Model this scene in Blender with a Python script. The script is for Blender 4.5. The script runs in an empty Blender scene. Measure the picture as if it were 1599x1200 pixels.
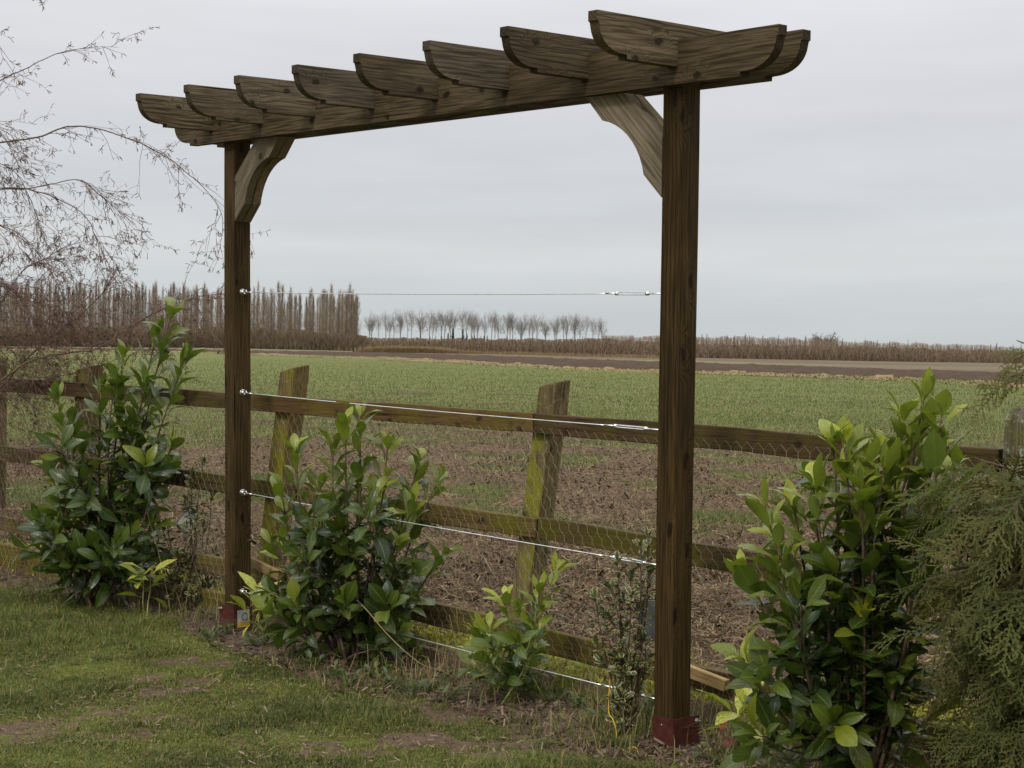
import bpy, math, random
import numpy as np
from mathutils import Matrix, Vector

# ------------------------------------------------------------------ camera, world, sun, exposure
scene = bpy.context.scene
COL = scene.collection
FPX = 2570.0            # focal length in pixels of a 1599 px wide picture
EYE = 1.44
rng = np.random.default_rng(11)
random.seed(5)

cam_data = bpy.data.cameras.new("camera")
cam = bpy.data.objects.new("camera", cam_data)
COL.objects.link(cam)
scene.camera = cam
cam_data.sensor_fit = 'HORIZONTAL'
cam_data.sensor_width = 36.0
cam_data.lens = FPX / 1599.0 * 36.0
cam_data.clip_start = 0.05
cam_data.clip_end = 20000.0
# rows of RW = world axes expressed in the camera frame (x right, y forward, z up)
_up = np.array([0.0210, -0.0211, 1.0]); _up /= np.linalg.norm(_up)
_fw = np.array([0, 1.0, 0]) - _up[1] * _up; _fw /= np.linalg.norm(_fw)
_rt = np.cross(_fw, _up)
RW = np.array([_rt, _fw, _up])
CAMP = np.array([0, 0, EYE])
_cx, _cy, _cz = RW @ np.array([1., 0, 0]), RW @ np.array([0, 0, 1.]), RW @ np.array([0, -1., 0])
cam.matrix_world = Matrix(((_cx[0], _cy[0], _cz[0], 0), (_cx[1], _cy[1], _cz[1], 0), (_cx[2], _cy[2], _cz[2], EYE), (0, 0, 0, 1)))

def ray(x, y):
    return RW @ np.array([(x - 800) / FPX, 1.0, (600 - y) / FPX])
def at(x, y, depth):
    "point seen at photo pixel x,y at a forward distance"
    d = ray(x, y); return CAMP + d * (depth / d[1])
def ground(x, y, z=0.0):
    d = ray(x, y); return CAMP + d * ((z - EYE) / d[2])

world = bpy.data.worlds.new("World")
scene.world = world
world.use_nodes = True
nt = world.node_tree
for n in list(nt.nodes): nt.nodes.remove(n)
SUN_EL, SUN_AZ = math.radians(42), math.radians(-150)     # azimuth from +Y towards +X
def build_world():
    N = nt.nodes.new; L = nt.links.new
    out = N('ShaderNodeOutputWorld'); bg = N('ShaderNodeBackground'); L(bg.outputs[0], out.inputs[0])
    bg.inputs[1].default_value = 0.1
    sky = N('ShaderNodeTexSky'); sky.sky_type = 'NISHITA'; sky.sun_disc = False
    sky.sun_elevation = SUN_EL; sky.sun_rotation = SUN_AZ
    tc = N('ShaderNodeTexCoord'); sep = N('ShaderNodeSeparateXYZ'); L(tc.outputs['Generated'], sep.inputs[0])
    # cloud deck seen in perspective: direction / elevation
    mp = N('ShaderNodeMapping'); mp.inputs['Scale'].default_value = (1.6, 1.6, 22); mp.inputs['Rotation'].default_value = (0, math.radians(-1.5), 0); L(tc.outputs['Generated'], mp.inputs[0])
    nz = N('ShaderNodeTexNoise'); nz.inputs['Scale'].default_value = 1.6; nz.inputs['Detail'].default_value = 5; nz.inputs['Roughness'].default_value = .5; nz.inputs['Distortion'].default_value = .25
    L(mp.outputs[0], nz.inputs['Vector'])
    mp2 = N('ShaderNodeMapping'); mp2.inputs['Scale'].default_value = (6, 6, 40); mp2.inputs['Rotation'].default_value = (0, math.radians(-2), 0); L(tc.outputs['Generated'], mp2.inputs[0])
    nz2 = N('ShaderNodeTexNoise'); nz2.inputs['Scale'].default_value = 1.3; nz2.inputs['Detail'].default_value = 6; L(mp2.outputs[0], nz2.inputs['Vector'])
    ramp = N('ShaderNodeValToRGB'); L(sep.outputs[2], ramp.inputs[0])
    cr = ramp.color_ramp; cr.elements[0].position = 0.0; cr.elements[0].color = (5.75, 6.15, 6.25, 1)
    cr.elements[1].position = 1.0; cr.elements[1].color = (19.5, 19.6, 19.4, 1)
    for p, c in ((.03, (6.05, 6.4, 6.65)), (.06, (6.8, 6.95, 7.1)), (.085, (6.5, 6.7, 7.0)), (.12, (6.85, 6.95, 7.25)), (.165, (7.2, 7.15, 7.4)), (.3, (9.6, 9.6, 9.8)), (.6, (15.5, 15.6, 15.6))):
        e = cr.elements.new(p); e.color = (*c, 1)
    ad = N('ShaderNodeMath'); ad.operation = 'MULTIPLY_ADD'; L(nz.outputs[0], ad.inputs[0]); ad.inputs[1].default_value = 1.0; L(nz2.outputs[0], ad.inputs[2])
    mr = N('ShaderNodeMapRange'); L(ad.outputs[0], mr.inputs[0]); mr.inputs[1].default_value = .7; mr.inputs[2].default_value = 1.3; mr.inputs[3].default_value = .95; mr.inputs[4].default_value = 1.055
    mul = N('ShaderNodeVectorMath'); mul.operation = 'SCALE'; L(ramp.outputs[0], mul.inputs[0]); L(mr.outputs[0], mul.inputs['Scale'])
    mx = N('ShaderNodeMixRGB'); mx.inputs[0].default_value = .93; L(sky.outputs[0], mx.inputs[1]); L(mul.outputs[0], mx.inputs[2])
    L(mx.outputs[0], bg.inputs[0])
build_world()

sun = bpy.data.lights.new("sun", 'SUN'); sun.energy = 1.3; sun.angle = math.radians(11); sun.color = (1, .95, .87)
sun_o = bpy.data.objects.new("sun", sun); COL.objects.link(sun_o)
_sd = Vector((math.sin(SUN_AZ) * math.cos(SUN_EL), math.cos(SUN_AZ) * math.cos(SUN_EL), math.sin(SUN_EL)))
sun_o.rotation_euler = _sd.to_track_quat('Z', 'Y').to_euler(); sun_o.location = (-6, -6, 12)
scene.view_settings.view_transform = 'Standard'; scene.view_settings.look = 'None'
scene.view_settings.exposure = 0.0; scene.view_settings.gamma = 1.0
scene.render.engine = 'CYCLES'
scene.cycles.max_bounces = 6

# ------------------------------------------------------------------ helpers
def tag(o, label=None, cat=None, group=None, kind=None):
    if label: o['label'] = label
    if cat: o['category'] = cat
    if group: o['group'] = group
    if kind: o['kind'] = kind
    return o
def empty(name, loc, label, cat, group=None, parent=None):
    o = bpy.data.objects.new(name, None); COL.objects.link(o); o.location = tuple(loc); o.empty_display_size = .1
    if parent: o.parent = parent
    return tag(o, label, cat, group)

class MB:
    def __init__(s): s.v = []; s.n = 0; s.f = []; s.a = []
    def add(s, V, faces, attr=None):
        V = np.asarray(V, float); s.v.append(V)
        if isinstance(faces, np.ndarray): faces = [faces]
        for F in faces:
            F = np.asarray(F)
            if F.size: s.f.append(F + s.n)
        if attr is None: attr = (0, 0, 0, 1)
        A = np.asarray(attr, float)
        s.a.append(np.broadcast_to(A, (len(V), 4)) if A.ndim == 1 else A)
        s.n += len(V); return s
    def poly(s, V, faces, attr=None):
        V = np.asarray(V, float); s.v.append(V)
        for f in faces: s.f.append(np.array([f]) + s.n)
        A = np.asarray(attr if attr is not None else (0, 0, 0, 1), float)
        s.a.append(np.broadcast_to(A, (len(V), 4)) if A.ndim == 1 else A)
        s.n += len(V); return s
    def box(s, x0, x1, y0, y1, z0, z1, attr=None):
        V = [(x, y, z) for x in (x0, x1) for y in (y0, y1) for z in (z0, z1)]
        return s.add(V, np.array([(0, 1, 3, 2), (4, 6, 7, 5), (0, 4, 5, 1), (2, 3, 7, 6), (0, 2, 6, 4), (1, 5, 7, 3)]), attr)
    def tube(s, pts, radii, sides=8, attr=None, cap=True):
        P = np.asarray(pts, float); r = np.broadcast_to(np.asarray(radii, float), (len(P),))
        T = np.gradient(P, axis=0); T /= np.linalg.norm(T, axis=1)[:, None] + 1e-12
        ref = np.array([0, 0, 1.]) if abs(T[:, 2]).mean() < .9 else np.array([1., 0, 0])
        A = np.cross(T, ref); A /= np.linalg.norm(A, axis=1)[:, None] + 1e-12; B = np.cross(T, A)
        th = np.arange(sides) / sides * 2 * math.pi
        V = P[:, None] + r[:, None, None] * (A[:, None] * np.cos(th)[None, :, None] + B[:, None] * np.sin(th)[None, :, None])
        n = len(P); i = np.arange(n - 1)[:, None] * sides; j = np.arange(sides)[None]; k = (j + 1) % sides
        F = np.stack([i + j, i + k, i + sides + k, i + sides + j], -1).reshape(-1, 4)
        fs = [F]
        if cap: fs += [np.arange(sides)[::-1][None], (np.arange(sides) + (n - 1) * sides)[None]]
        return s.add(V.reshape(-1, 3), fs, attr)
    def segs(s, P0, P1, r0, r1, attr=None, sides=3):
        "many separate thin prisms"
        P0 = np.asarray(P0, float); P1 = np.asarray(P1, float); n = len(P0)
        T = P1 - P0; T /= np.linalg.norm(T, axis=1)[:, None] + 1e-9
        ref = np.where(np.abs(T[:, 2:3]) < .9, np.array([[0, 0, 1.]]), np.array([[1., 0, 0]]))
        A = np.cross(T, ref); A /= np.linalg.norm(A, axis=1)[:, None]; B = np.cross(T, A)
        th = np.arange(sides) / sides * 2 * math.pi
        D = A[:, None] * np.cos(th)[None, :, None] + B[:, None] * np.sin(th)[None, :, None]
        r0 = np.broadcast_to(r0, (n,)); r1 = np.broadcast_to(r1, (n,))
        V = np.concatenate([P0[:, None] + D * r0[:, None, None], P1[:, None] + D * r1[:, None, None]], 1)
        b = np.arange(n)[:, None] * 2 * sides; j = np.arange(sides)[None]; k = (j + 1) % sides
        F = np.stack([b + j, b + k, b + sides + k, b + sides + j], -1).reshape(-1, 4)
        if attr is not None and np.ndim(attr) == 2: attr = np.repeat(attr, 2 * sides, 0)
        return s.add(V.reshape(-1, 3), F, attr)
    def inst(s, tv, tf, M, O, attr_t=None, attr_i=None):
        "copies of template verts tv (m,3)/faces tf by matrices M (n,3,3) (rows = local axes) and origins O (n,3)"
        n, m = len(O), len(tv)
        V = np.einsum('mk,nkj->nmj', tv, M) + O[:, None]
        F = (tf[None] + (np.arange(n) * m)[:, None, None]).reshape(-1, tf.shape[1])
        A = np.zeros((n, m, 4)); A[..., 3] = 1
        if attr_t is not None: A += attr_t[None]
        if attr_i is not None: A += attr_i[:, None]
        return s.add(V.reshape(-1, 3), F, A.reshape(-1, 4))
    def build(s, name, mat, parent=None, origin=None, smooth=False, keep=None):
        V = np.concatenate(s.v)
        if origin is not None: V = V - np.asarray(origin)
        me = bpy.data.meshes.new(name)
        loops = np.concatenate([F.reshape(-1) for F in s.f]); tot = np.concatenate([np.full(len(F), F.shape[1]) for F in s.f])
        st = np.concatenate([[0], np.cumsum(tot)[:-1]])
        me.vertices.add(len(V)); me.vertices.foreach_set('co', V.reshape(-1).astype(np.float32))
        me.loops.add(len(loops)); me.loops.foreach_set('vertex_index', loops.astype(np.int32))
        me.polygons.add(len(tot)); me.polygons.foreach_set('loop_start', st.astype(np.int32)); me.polygons.foreach_set('loop_total', tot.astype(np.int32))
        me.polygons.foreach_set('use_smooth', np.full(len(tot), bool(smooth)))
        ca = me.attributes.new('mask', 'FLOAT_COLOR', 'POINT'); ca.data.foreach_set('color', np.concatenate(s.a).reshape(-1).astype(np.float32))
        me.update(calc_edges=True); me.validate()
        me.materials.append(mat)
        o = bpy.data.objects.new(name, me); COL.objects.link(o)
        if parent is not None: o.parent = parent
        return o

def copy_tree(o, parent=None):
    c = o.copy(); COL.objects.link(c); c.parent = parent
    for ch in list(o.children): copy_tree(ch, c)
    return c

def bevel(o, w=.003, seg=2):
    m = o.modifiers.new('bevel', 'BEVEL'); m.width = w; m.segments = seg; m.limit_method = 'ANGLE'; m.angle_limit = math.radians(35)

_perm = rng.random((512, 512))
def vnoise(x, y, s=0):
    x = np.asarray(x, float) + s * 17.3; y = np.asarray(y, float) + s * 9.1
    xi = np.floor(x).astype(int); yi = np.floor(y).astype(int); fx = x - xi; fy = y - yi
    fx = fx * fx * (3 - 2 * fx); fy = fy * fy * (3 - 2 * fy)
    g = lambda a, b: _perm[(xi + a) % 512, (yi + b) % 512]
    return (g(0, 0) * (1 - fx) + g(1, 0) * fx) * (1 - fy) + (g(0, 1) * (1 - fx) + g(1, 1) * fx) * fy
def fbm(x, y, o=4, s=0):
    t = 0; a = .5; k = 1
    for i in range(o): t = t + a * vnoise(x * k, y * k, s + i * 3.7); a *= .5; k *= 2.03
    return t / (1 - .5 ** o)
def sstep(a, b, x): t = np.clip((x - a) / (b - a), 0, 1); return t * t * (3 - 2 * t)

# ------------------------------------------------------------------ materials
class NT:
    def __init__(s, name):
        s.m = bpy.data.materials.new(name); s.m.use_nodes = True; s.t = s.m.node_tree
        for n in list(s.t.nodes): s.t.nodes.remove(n)
        s.out = s.n('ShaderNodeOutputMaterial'); s.b = s.n('ShaderNodeBsdfPrincipled'); s.l(s.b.outputs[0], s.out.inputs[0])
    def n(s, k, **kw):
        o = s.t.nodes.new(k)
        for a, b in kw.items(): setattr(o, a, b)
        return o
    def l(s, a, b): s.t.links.new(a, b)
    def put(s, v, i):
        if hasattr(v, 'is_linked') or hasattr(v, 'links'): s.l(v, i)
        else: i.default_value = v if not isinstance(v, tuple) or len(v) != 3 or i.type != 'RGBA' else (*v, 1)
    def math(s, op, a, b=0., c=None):
        o = s.n('ShaderNodeMath', operation=op); s.put(a, o.inputs[0]); s.put(b, o.inputs[1])
        if c is not None: s.put(c, o.inputs[2])
        return o.outputs[0]
    def mapr(s, v, a, b, c=0., d=1., smooth=True):
        o = s.n('ShaderNodeMapRange'); o.interpolation_type = 'SMOOTHSTEP' if smooth else 'LINEAR'
        s.put(v, o.inputs[0])
        for i, q in enumerate((a, b, c, d)): s.put(q, o.inputs[i + 1])
        return o.outputs[0]
    def mix(s, f, a, b, mode='MIX'):
        o = s.n('ShaderNodeMixRGB', blend_type=mode); s.put(f, o.inputs[0]); s.put(a, o.inputs[1]); s.put(b, o.inputs[2]); return o.outputs[0]
    def noise(s, vec, scale, detail=4, rough=.55, dist=0.):
        o = s.n('ShaderNodeTexNoise'); s.l(vec, o.inputs['Vector']); o.inputs['Scale'].default_value = scale
        o.inputs['Detail'].default_value = detail; o.inputs['Roughness'].default_value = rough; o.inputs['Distortion'].default_value = dist
        return o.outputs[0]
    def obj(s): return s.n('ShaderNodeTexCoord').outputs['Object']
    def scale(s, vec, sc):
        o = s.n('ShaderNodeMapping'); o.inputs['Scale'].default_value = sc; s.l(vec, o.inputs[0]); return o.outputs[0]
    def vadd(s, a, b):
        o = s.n('ShaderNodeVectorMath', operation='ADD'); s.l(a, o.inputs[0]); s.put(b, o.inputs[1]); return o.outputs[0]
    def rand(s): return s.n('ShaderNodeObjectInfo').outputs['Random']
    def sep(s, v):
        o = s.n('ShaderNodeSeparateXYZ'); s.l(v, o.inputs[0]); return o.outputs
    def attr(s):
        o = s.n('ShaderNodeAttribute'); o.attribute_name = 'mask'; q = s.n('ShaderNodeSeparateColor'); s.l(o.outputs['Color'], q.inputs[0]); return q.outputs[0], q.outputs[1], q.outputs[2], o.outputs['Alpha']
    def bump(s, h, strength, dist=.01):
        o = s.n('ShaderNodeBump'); o.inputs['Strength'].default_value = strength; o.inputs['Distance'].default_value = dist; s.l(h, o.inputs['Height']); s.l(o.outputs[0], s.b.inputs['Normal']); return o
    def done(s, col=None, rough=.6, spec=.5, metal=0.):
        if col is not None: s.put(col, s.b.inputs['Base Color'])
        s.put(rough, s.b.inputs['Roughness']); s.b.inputs['Specular IOR Level'].default_value = spec; s.b.inputs['Metallic'].default_value = metal
        return s.m

def wood(name, axis, light, mid, dark, fine=140, ring=55, moss=0., mosscol=(.10, .12, .02), lichen=0., mossdir=None, crack=1., knots=1., warp=1.6, spec=.1, endgrain_shade=.6, kn_sc=(5., 8.)):
    t = NT(name); o = t.obj(); r = t.rand()
    cmb = t.n('ShaderNodeCombineXYZ'); t.l(t.math('MULTIPLY', r, 41.), cmb.inputs[0]); t.l(t.math('MULTIPLY', r, 23.), cmb.inputs[1]); t.l(t.math('MULTIPLY', r, 67.), cmb.inputs[2])
    p = t.vadd(o, cmb.outputs[0])
    def st(along, across):
        s3 = [across] * 3; s3['XYZ'.index(axis)] = along; return t.scale(p, tuple(s3))
    # knots: random cells along the plank
    pz = t.sep(p); ia = 'XYZ'.index(axis); ob = [q for q in range(3) if q != ia]; c2 = t.n('ShaderNodeCombineXYZ')
    wob = t.math('MULTIPLY', t.noise(p, 22., 2, .5), .03)
    t.l(t.math('MULTIPLY', t.math('ADD', pz[ia], wob), kn_sc[0]), c2.inputs[0]); t.l(t.math('MULTIPLY', t.math('ADD', t.math('ADD', pz[ob[0]], pz[ob[1]]), wob), kn_sc[1]), c2.inputs[1])
    vo = t.n('ShaderNodeTexVoronoi', voronoi_dimensions='2D'); vo.inputs['Scale'].default_value = 1.0; vo.inputs['Randomness'].default_value = 1.0; t.l(c2.outputs[0], vo.inputs['Vector'])
    vc = t.n('ShaderNodeSeparateColor'); t.l(vo.outputs['Color'], vc.inputs[0]); sel = t.mapr(vc.outputs[0], .5, .55)
    kd = t.math('SUBTRACT', 1., t.math('MULTIPLY', sel, t.math('SUBTRACT', 1., vo.outputs['Distance'])))
    kf = t.math('POWER', t.mapr(kd, 0., .48, 1., 0.), 1.6)
    if not knots: kf = t.math('MULTIPLY', kf, 0.)
    n1 = t.noise(st(1.1, 4.), 1.0, 3, .5)
    xyz = t.sep(p); oth = [xyz[i] for i in range(3) if 'XYZ'[i] != axis]
    rr = t.math('ADD', t.math('MULTIPLY', oth[1], ring), t.math('MULTIPLY', oth[0], ring * .8))
    rr = t.math('ADD', rr, t.math('MULTIPLY', n1, warp * 4.5)); rr = t.math('ADD', rr, t.math('MULTIPLY', kf, 4.6 * knots))
    band = t.math('MULTIPLY_ADD', t.math('SINE', t.math('MULTIPLY', rr, 6.283)), .5, .5)
    band = t.math('POWER', band, 3.6)
    fn = t.noise(st(5., fine), 1., 4, .6)
    big = t.noise(st(1.3, 5.), 1., 4, .6)
    c = t.mix(t.mapr(big, .3, .7), light, mid)
    c = t.mix(t.math('MULTIPLY', band, t.mapr(t.noise(st(.8, 3.), 1., 2, .5), .35, .65, .15, .75)), c, dark)
    c = t.mix(t.mapr(fn, .40, .66, 0., .85), c, dark)
    n9 = t.noise(st(2.2, 16.), 1., 3, .6); c = t.mix(t.mapr(n9, .5, .75, 0., .3), c, tuple(q * 1.5 for q in light))
    kc = t.mapr(kd, .06, .13, 1., 0.)
    if knots: c = t.mix(t.math('MULTIPLY', kc, .85), c, tuple(q * .45 for q in dark))
    ck = t.noise(st(.9, 38.), 1., 2, .5); ckm = t.mapr(ck, .70, .735, 0., crack)
    c = t.mix(ckm, c, tuple(q * .25 for q in dark))
    # weather stains
    w = t.noise(p, 3.1, 5, .65); c = t.mix(t.mapr(w, .45, .75, 0., .55), c, tuple(q * .62 for q in mid))
    if moss:
        g = t.noise(p, 9., 5, .7); g2 = t.noise(p, 2.6, 2, .5); mm = t.math('MULTIPLY', t.mapr(g, .36, .58), t.mapr(g2, .38, .55, 0., moss))
        if mossdir:
            dt = t.n('ShaderNodeVectorMath', operation='DOT_PRODUCT'); t.l(t.n('ShaderNodeTexCoord').outputs['Normal'], dt.inputs[0]); dt.inputs[1].default_value = mossdir; mm = t.math('MULTIPLY', mm, t.mapr(dt.outputs['Value'], .2, .8, .12, 1.))
        c = t.mix(mm, c, mosscol)
    if lichen:
        g = t.noise(p, 34., 4, .7); mm = t.math('MULTIPLY', t.mapr(g, .54, .62), lichen); c = t.mix(mm, c, (.24, .26, .19))
        g = t.noise(p, 60., 3, .6); mm = t.math('MULTIPLY', t.mapr(g, .6, .66), lichen); c = t.mix(mm, c, (.05, .06, .035))
    geo = t.n('ShaderNodeTexCoord'); nn = t.sep(geo.outputs['Normal'])['XYZ'.index(axis)]; eg = t.mapr(t.math('ABSOLUTE', nn), .25, .9, 0., endgrain_shade)
    c = t.mix(eg, c, tuple(q * .8 for q in dark))  # end cuts darkened: end grain tone plus painted shade for the curved undersides
    # plank to plank variation
    hs = t.n('ShaderNodeHueSaturation'); t.l(c, hs.inputs['Color']); t.l(t.mapr(r, 0., 1., .68, 1.35, False), hs.inputs['Value']); t.l(t.mapr(t.math('FRACT', t.math('MULTIPLY', r, 7.3)), 0., 1., (.76 if name.startswith('treated') or name.startswith('brace') else 1.0), (1.0 if name.startswith('treated') or name.startswith('brace') else 1.15), False), hs.inputs['Saturation'])
    hgt = t.math('SUBTRACT', t.math('ADD', t.math('MULTIPLY', band, -.5), t.math('MULTIPLY', fn, -.7)), t.math('MULTIPLY', ckm, 1.5))
    t.bump(hgt, .55, .0022)
    return t.done(hs.outputs[0], t.mapr(fn, .3, .8, .62, .85), spec)

PL, PM_, PD = (.150, .110, .060), (.084, .059, .031), (.027, .018, .0095)
M = {}
for ax in 'XYZ': M['timber' + ax] = wood('treated_timber_' + ax.lower(), ax, PL, PM_, PD)
M['postwood'] = wood('post_timber', 'Z', (.080, .050, .018), (.040, .0245, .009), (.014, .0085, .004), fine=190, ring=62, warp=.8, kn_sc=(3.2, 9.))
M['bracewood'] = wood('brace_timber', 'X', (.24, .19, .11), (.17, .13, .072), (.08, .055, .03), ring=45, crack=.5)
M['railwood'] = wood('fence_rail_timber', 'X', (.122, .075, .041), (.080, .048, .026), (.032, .020, .011), ring=40, moss=.4, mosscol=(.10, .09, .018), crack=.8)
M['mossrail'] = wood('mossy_rail_timber', 'X', (.14, .098, .048), (.09, .064, .03), (.035, .025, .012), ring=40, moss=.75, mosscol=(.085, .076, .014), crack=.6)
M['fencepost'] = wood('fence_post_timber', 'Z', (.16, .12, .06), (.105, .076, .038), (.04, .028, .015), ring=34, moss=1., mosscol=(.135, .125, .016), lichen=.2, mossdir=(-.70, -.71, 0))
M['lichenpost'] = wood('lichened_post_timber', 'Z', (.17, .15, .11), (.11, .095, .06), (.045, .035, .022), ring=16, moss=1., mosscol=(.10, .10, .03), lichen=1.)
M['freshwood'] = wood('fresh_sawn_timber', 'X', (.34, .245, .12), (.26, .18, .085), (.14, .09, .04), ring=16, crack=.2)

def simple(name, c, rough=.5, spec=.5, metal=0., var=.15, nscale=30, bump=0.):
    t = NT(name); o = t.obj(); n = t.noise(o, nscale, 4, .6)
    col = t.mix(t.mapr(n, .3, .7), tuple(q * (1 - var) for q in c), tuple(min(1, q * (1 + var)) for q in c))
    if bump: t.bump(n, bump, .002)
    return t.done(col, rough, spec, metal)
M['steel'] = simple('galvanised_wire', (.88, .88, .88), .30, .5, 1.)
M['chrome'] = simple('polished_steel', (.50, .50, .49), .28, .5, 1.)
M['netwire'] = simple('netting_wire', (.34, .29, .23), .55, .4, 0.)
M['redpaint'] = simple('red_oxide_paint', (.060, .013, .008), .6, .3, 0., .55, 38, .5)
def muddy():
    t = NT('red_oxide_paint'); o = t.obj(); z = t.sep(o)[2]; n = t.noise(o, 40., 5, .7); n2 = t.noise(o, 9., 3, .6)
    c = t.mix(t.mapr(n, .35, .7), (.045, .009, .006), (.085, .019, .011)); c = t.mix(t.mapr(n2, .5, .7, 0., .5), c, (.07, .03, .018))
    m = t.mapr(t.math('ADD', z, t.math('MULTIPLY', t.math('SUBTRACT', n, .5), .16)), .015, .075, .9, 0.); c = t.mix(m, c, (.09, .062, .04))
    t.bump(n, .4, .002); return t.done(c, t.mapr(n, .3, .7, .45, .8), .3)
M['redpaint'] = muddy()
M['white'] = simple('white_plastic', (.62, .63, .60), .35)
M['stkgrey'] = simple('sticker_grey', (.42, .42, .42), .4); M['stkyel'] = simple('sticker_yellow', (.62, .40, .05), .4); M['stkblk'] = simple('sticker_ink', (.05, .05, .05), .4)
M['slate'] = simple('weathered_grey_label', (.15, .155, .145), .7, .3, 0., .25, 18)
M['twine'] = simple('yellow_twine', (.55, .36, .03), .6)
M['bramble'] = simple('dry_stem', (.24, .18, .075), .7, .3)
M['bark'] = simple('dark_bark', (.11, .075, .05), .85, .2, 0., .4, 40, .6)
M['redtwig'] = simple('birch_twig', (.15, .078, .058), .7, .3, 0., .35, 12)
M['greenstem'] = simple('green_stem', (.20, .22, .05), .5, .4)
M['roof'] = simple('far_roof_tiles', (.20, .14, .12), .8); M['brick'] = simple('far_brick', (.28, .20, .15), .8)
M['glass'] = simple('dark_window', (.04, .045, .05), .2)

def leafmat(name, dark, light, young, vein=.5, rough=.33, spec=.5, trans=.22, edge=None, speck=None, back=None):
    "mask attribute: R random per leaf, G youth, B |across|, A along"
    t = NT(name); r, g, b, a = t.attr()
    c = t.mix(r, dark, light); c = t.mix(g, c, young)
    if edge is not None:
        n = t.noise(t.obj(), 130., 2, .5); e = t.mapr(t.math('ADD', b, t.math('MULTIPLY', t.math('SUBTRACT', n, .5), .7)), .56, .70)
        c = t.mix(t.math('MULTIPLY', e, .9), c, edge)
    if speck is not None:
        n = t.noise(t.obj(), 190., 2, .5); c = t.mix(t.mapr(n, .44, .52, 0., .95), c, speck)
    mid = t.mapr(b, .02, .13, vein, 0.); c = t.mix(mid, c, tuple(min(1, q * 2.4 + .03) for q in light))
    # side veins and blotches
    vs = t.math('SINE', t.math('MULTIPLY', t.math('SUBTRACT', t.math('MULTIPLY', a, 9.), t.math('MULTIPLY', b, 2.)), 6.283))
    nz = t.noise(t.obj(), 45., 3, .6); c = t.mix(t.mapr(nz, .5, .8, 0., .35), c, tuple(q * .6 for q in dark))
    geo = t.n('ShaderNodeNewGeometry'); bk = back or tuple(min(1, q * 1.5 + .02) for q in light)
    c = t.mix(t.math('MULTIPLY', geo.outputs['Backfacing'], .55), c, bk)
    t.bump(t.math('ADD', t.math('MULTIPLY', vs, .35), nz), .25, .002)
    t.done(c, t.mapr(nz, .3, .7, rough - .06, rough + .12), spec)
    tr = t.n('ShaderNodeBsdfTranslucent'); t.l(t.mix(1., c, (1.5, 1.6, .7), 'MULTIPLY'), tr.inputs[0])
    ms = t.n('ShaderNodeMixShader'); ms.inputs[0].default_value = trans; t.l(t.b.outputs[0], ms.inputs[1]); t.l(tr.outputs[0], ms.inputs[2]); t.l(ms.outputs[0], t.out.inputs[0])
    return t.m
M['laurel'] = leafmat('laurel_leaf', (.014, .030, .005), (.060, .094, .013), (.33, .35, .022), rough=.3, spec=.5, trans=.25)
M['aucuba'] = leafmat('spotted_leaf', (.12, .16, .03), (.20, .24, .04), (.34, .33, .05), speck=(.50, .50, .09), rough=.4)
M['holly'] = leafmat('holly_leaf', (.022, .036, .016), (.045, .065, .025), (.08, .1, .03), edge=(.42, .37, .14), rough=.3, trans=.1)
M['conifer'] = leafmat('conifer_scale_leaf', (.010, .018, .004), (.046, .055, .009), (.14, .09, .022), vein=0., rough=.7, spec=.12, trans=.18)
M['weed'] = leafmat('weed_leaf', (.03, .055, .018), (.07, .10, .03), (.12, .15, .04), rough=.5)
M['redleaf'] = leafmat('red_leaf', (.20, .03, .03), (.26, .05, .05), (.3, .1, .06), rough=.45)

def bladem(name, dark, light, dry, rough=.5, trans=.3, spec=.3):
    t = NT(name); r, g, b, a = t.attr()
    c = t.mix(r, dark, light); c = t.mix(g, c, dry); t.done(c, rough, spec)
    tr = t.n('ShaderNodeBsdfTranslucent'); t.l(c, tr.inputs[0]); ms = t.n('ShaderNodeMixShader'); ms.inputs[0].default_value = trans
    t.l(t.b.outputs[0], ms.inputs[1]); t.l(tr.outputs[0], ms.inputs[2]); t.l(ms.outputs[0], t.out.inputs[0]); return t.m
M['grass'] = bladem('lawn_blades', (.042, .070, .010), (.130, .168, .026), (.32, .25, .09))
M['crop'] = bladem('crop_blades', (.062, .092, .019), (.138, .168, .040), (.25, .20, .08))
M['straw'] = bladem('straw', (.13, .088, .046), (.34, .245, .128), (.06, .038, .021), .7, .1)
M['drygrass'] = bladem('dry_grass', (.24, .175, .085), (.40, .31, .16), (.16, .17, .05), .7, .2)
M['moss'] = bladem('moss', (.20, .21, .015), (.44, .41, .035), (.24, .17, .06), .8, .1)
M['chips'] = bladem('bark_chip', (.06, .038, .025), (.14, .09, .06), (.26, .2, .13), .85, 0.)
M['clods'] = bladem('soil_clod', (.042, .026, .014), (.115, .075, .042), (.17, .115, .068), .95, 0.)
M['reed'] = bladem('far_reed', (.24, .175, .085), (.36, .26, .13), (.14, .14, .05), .8, .1)

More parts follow.
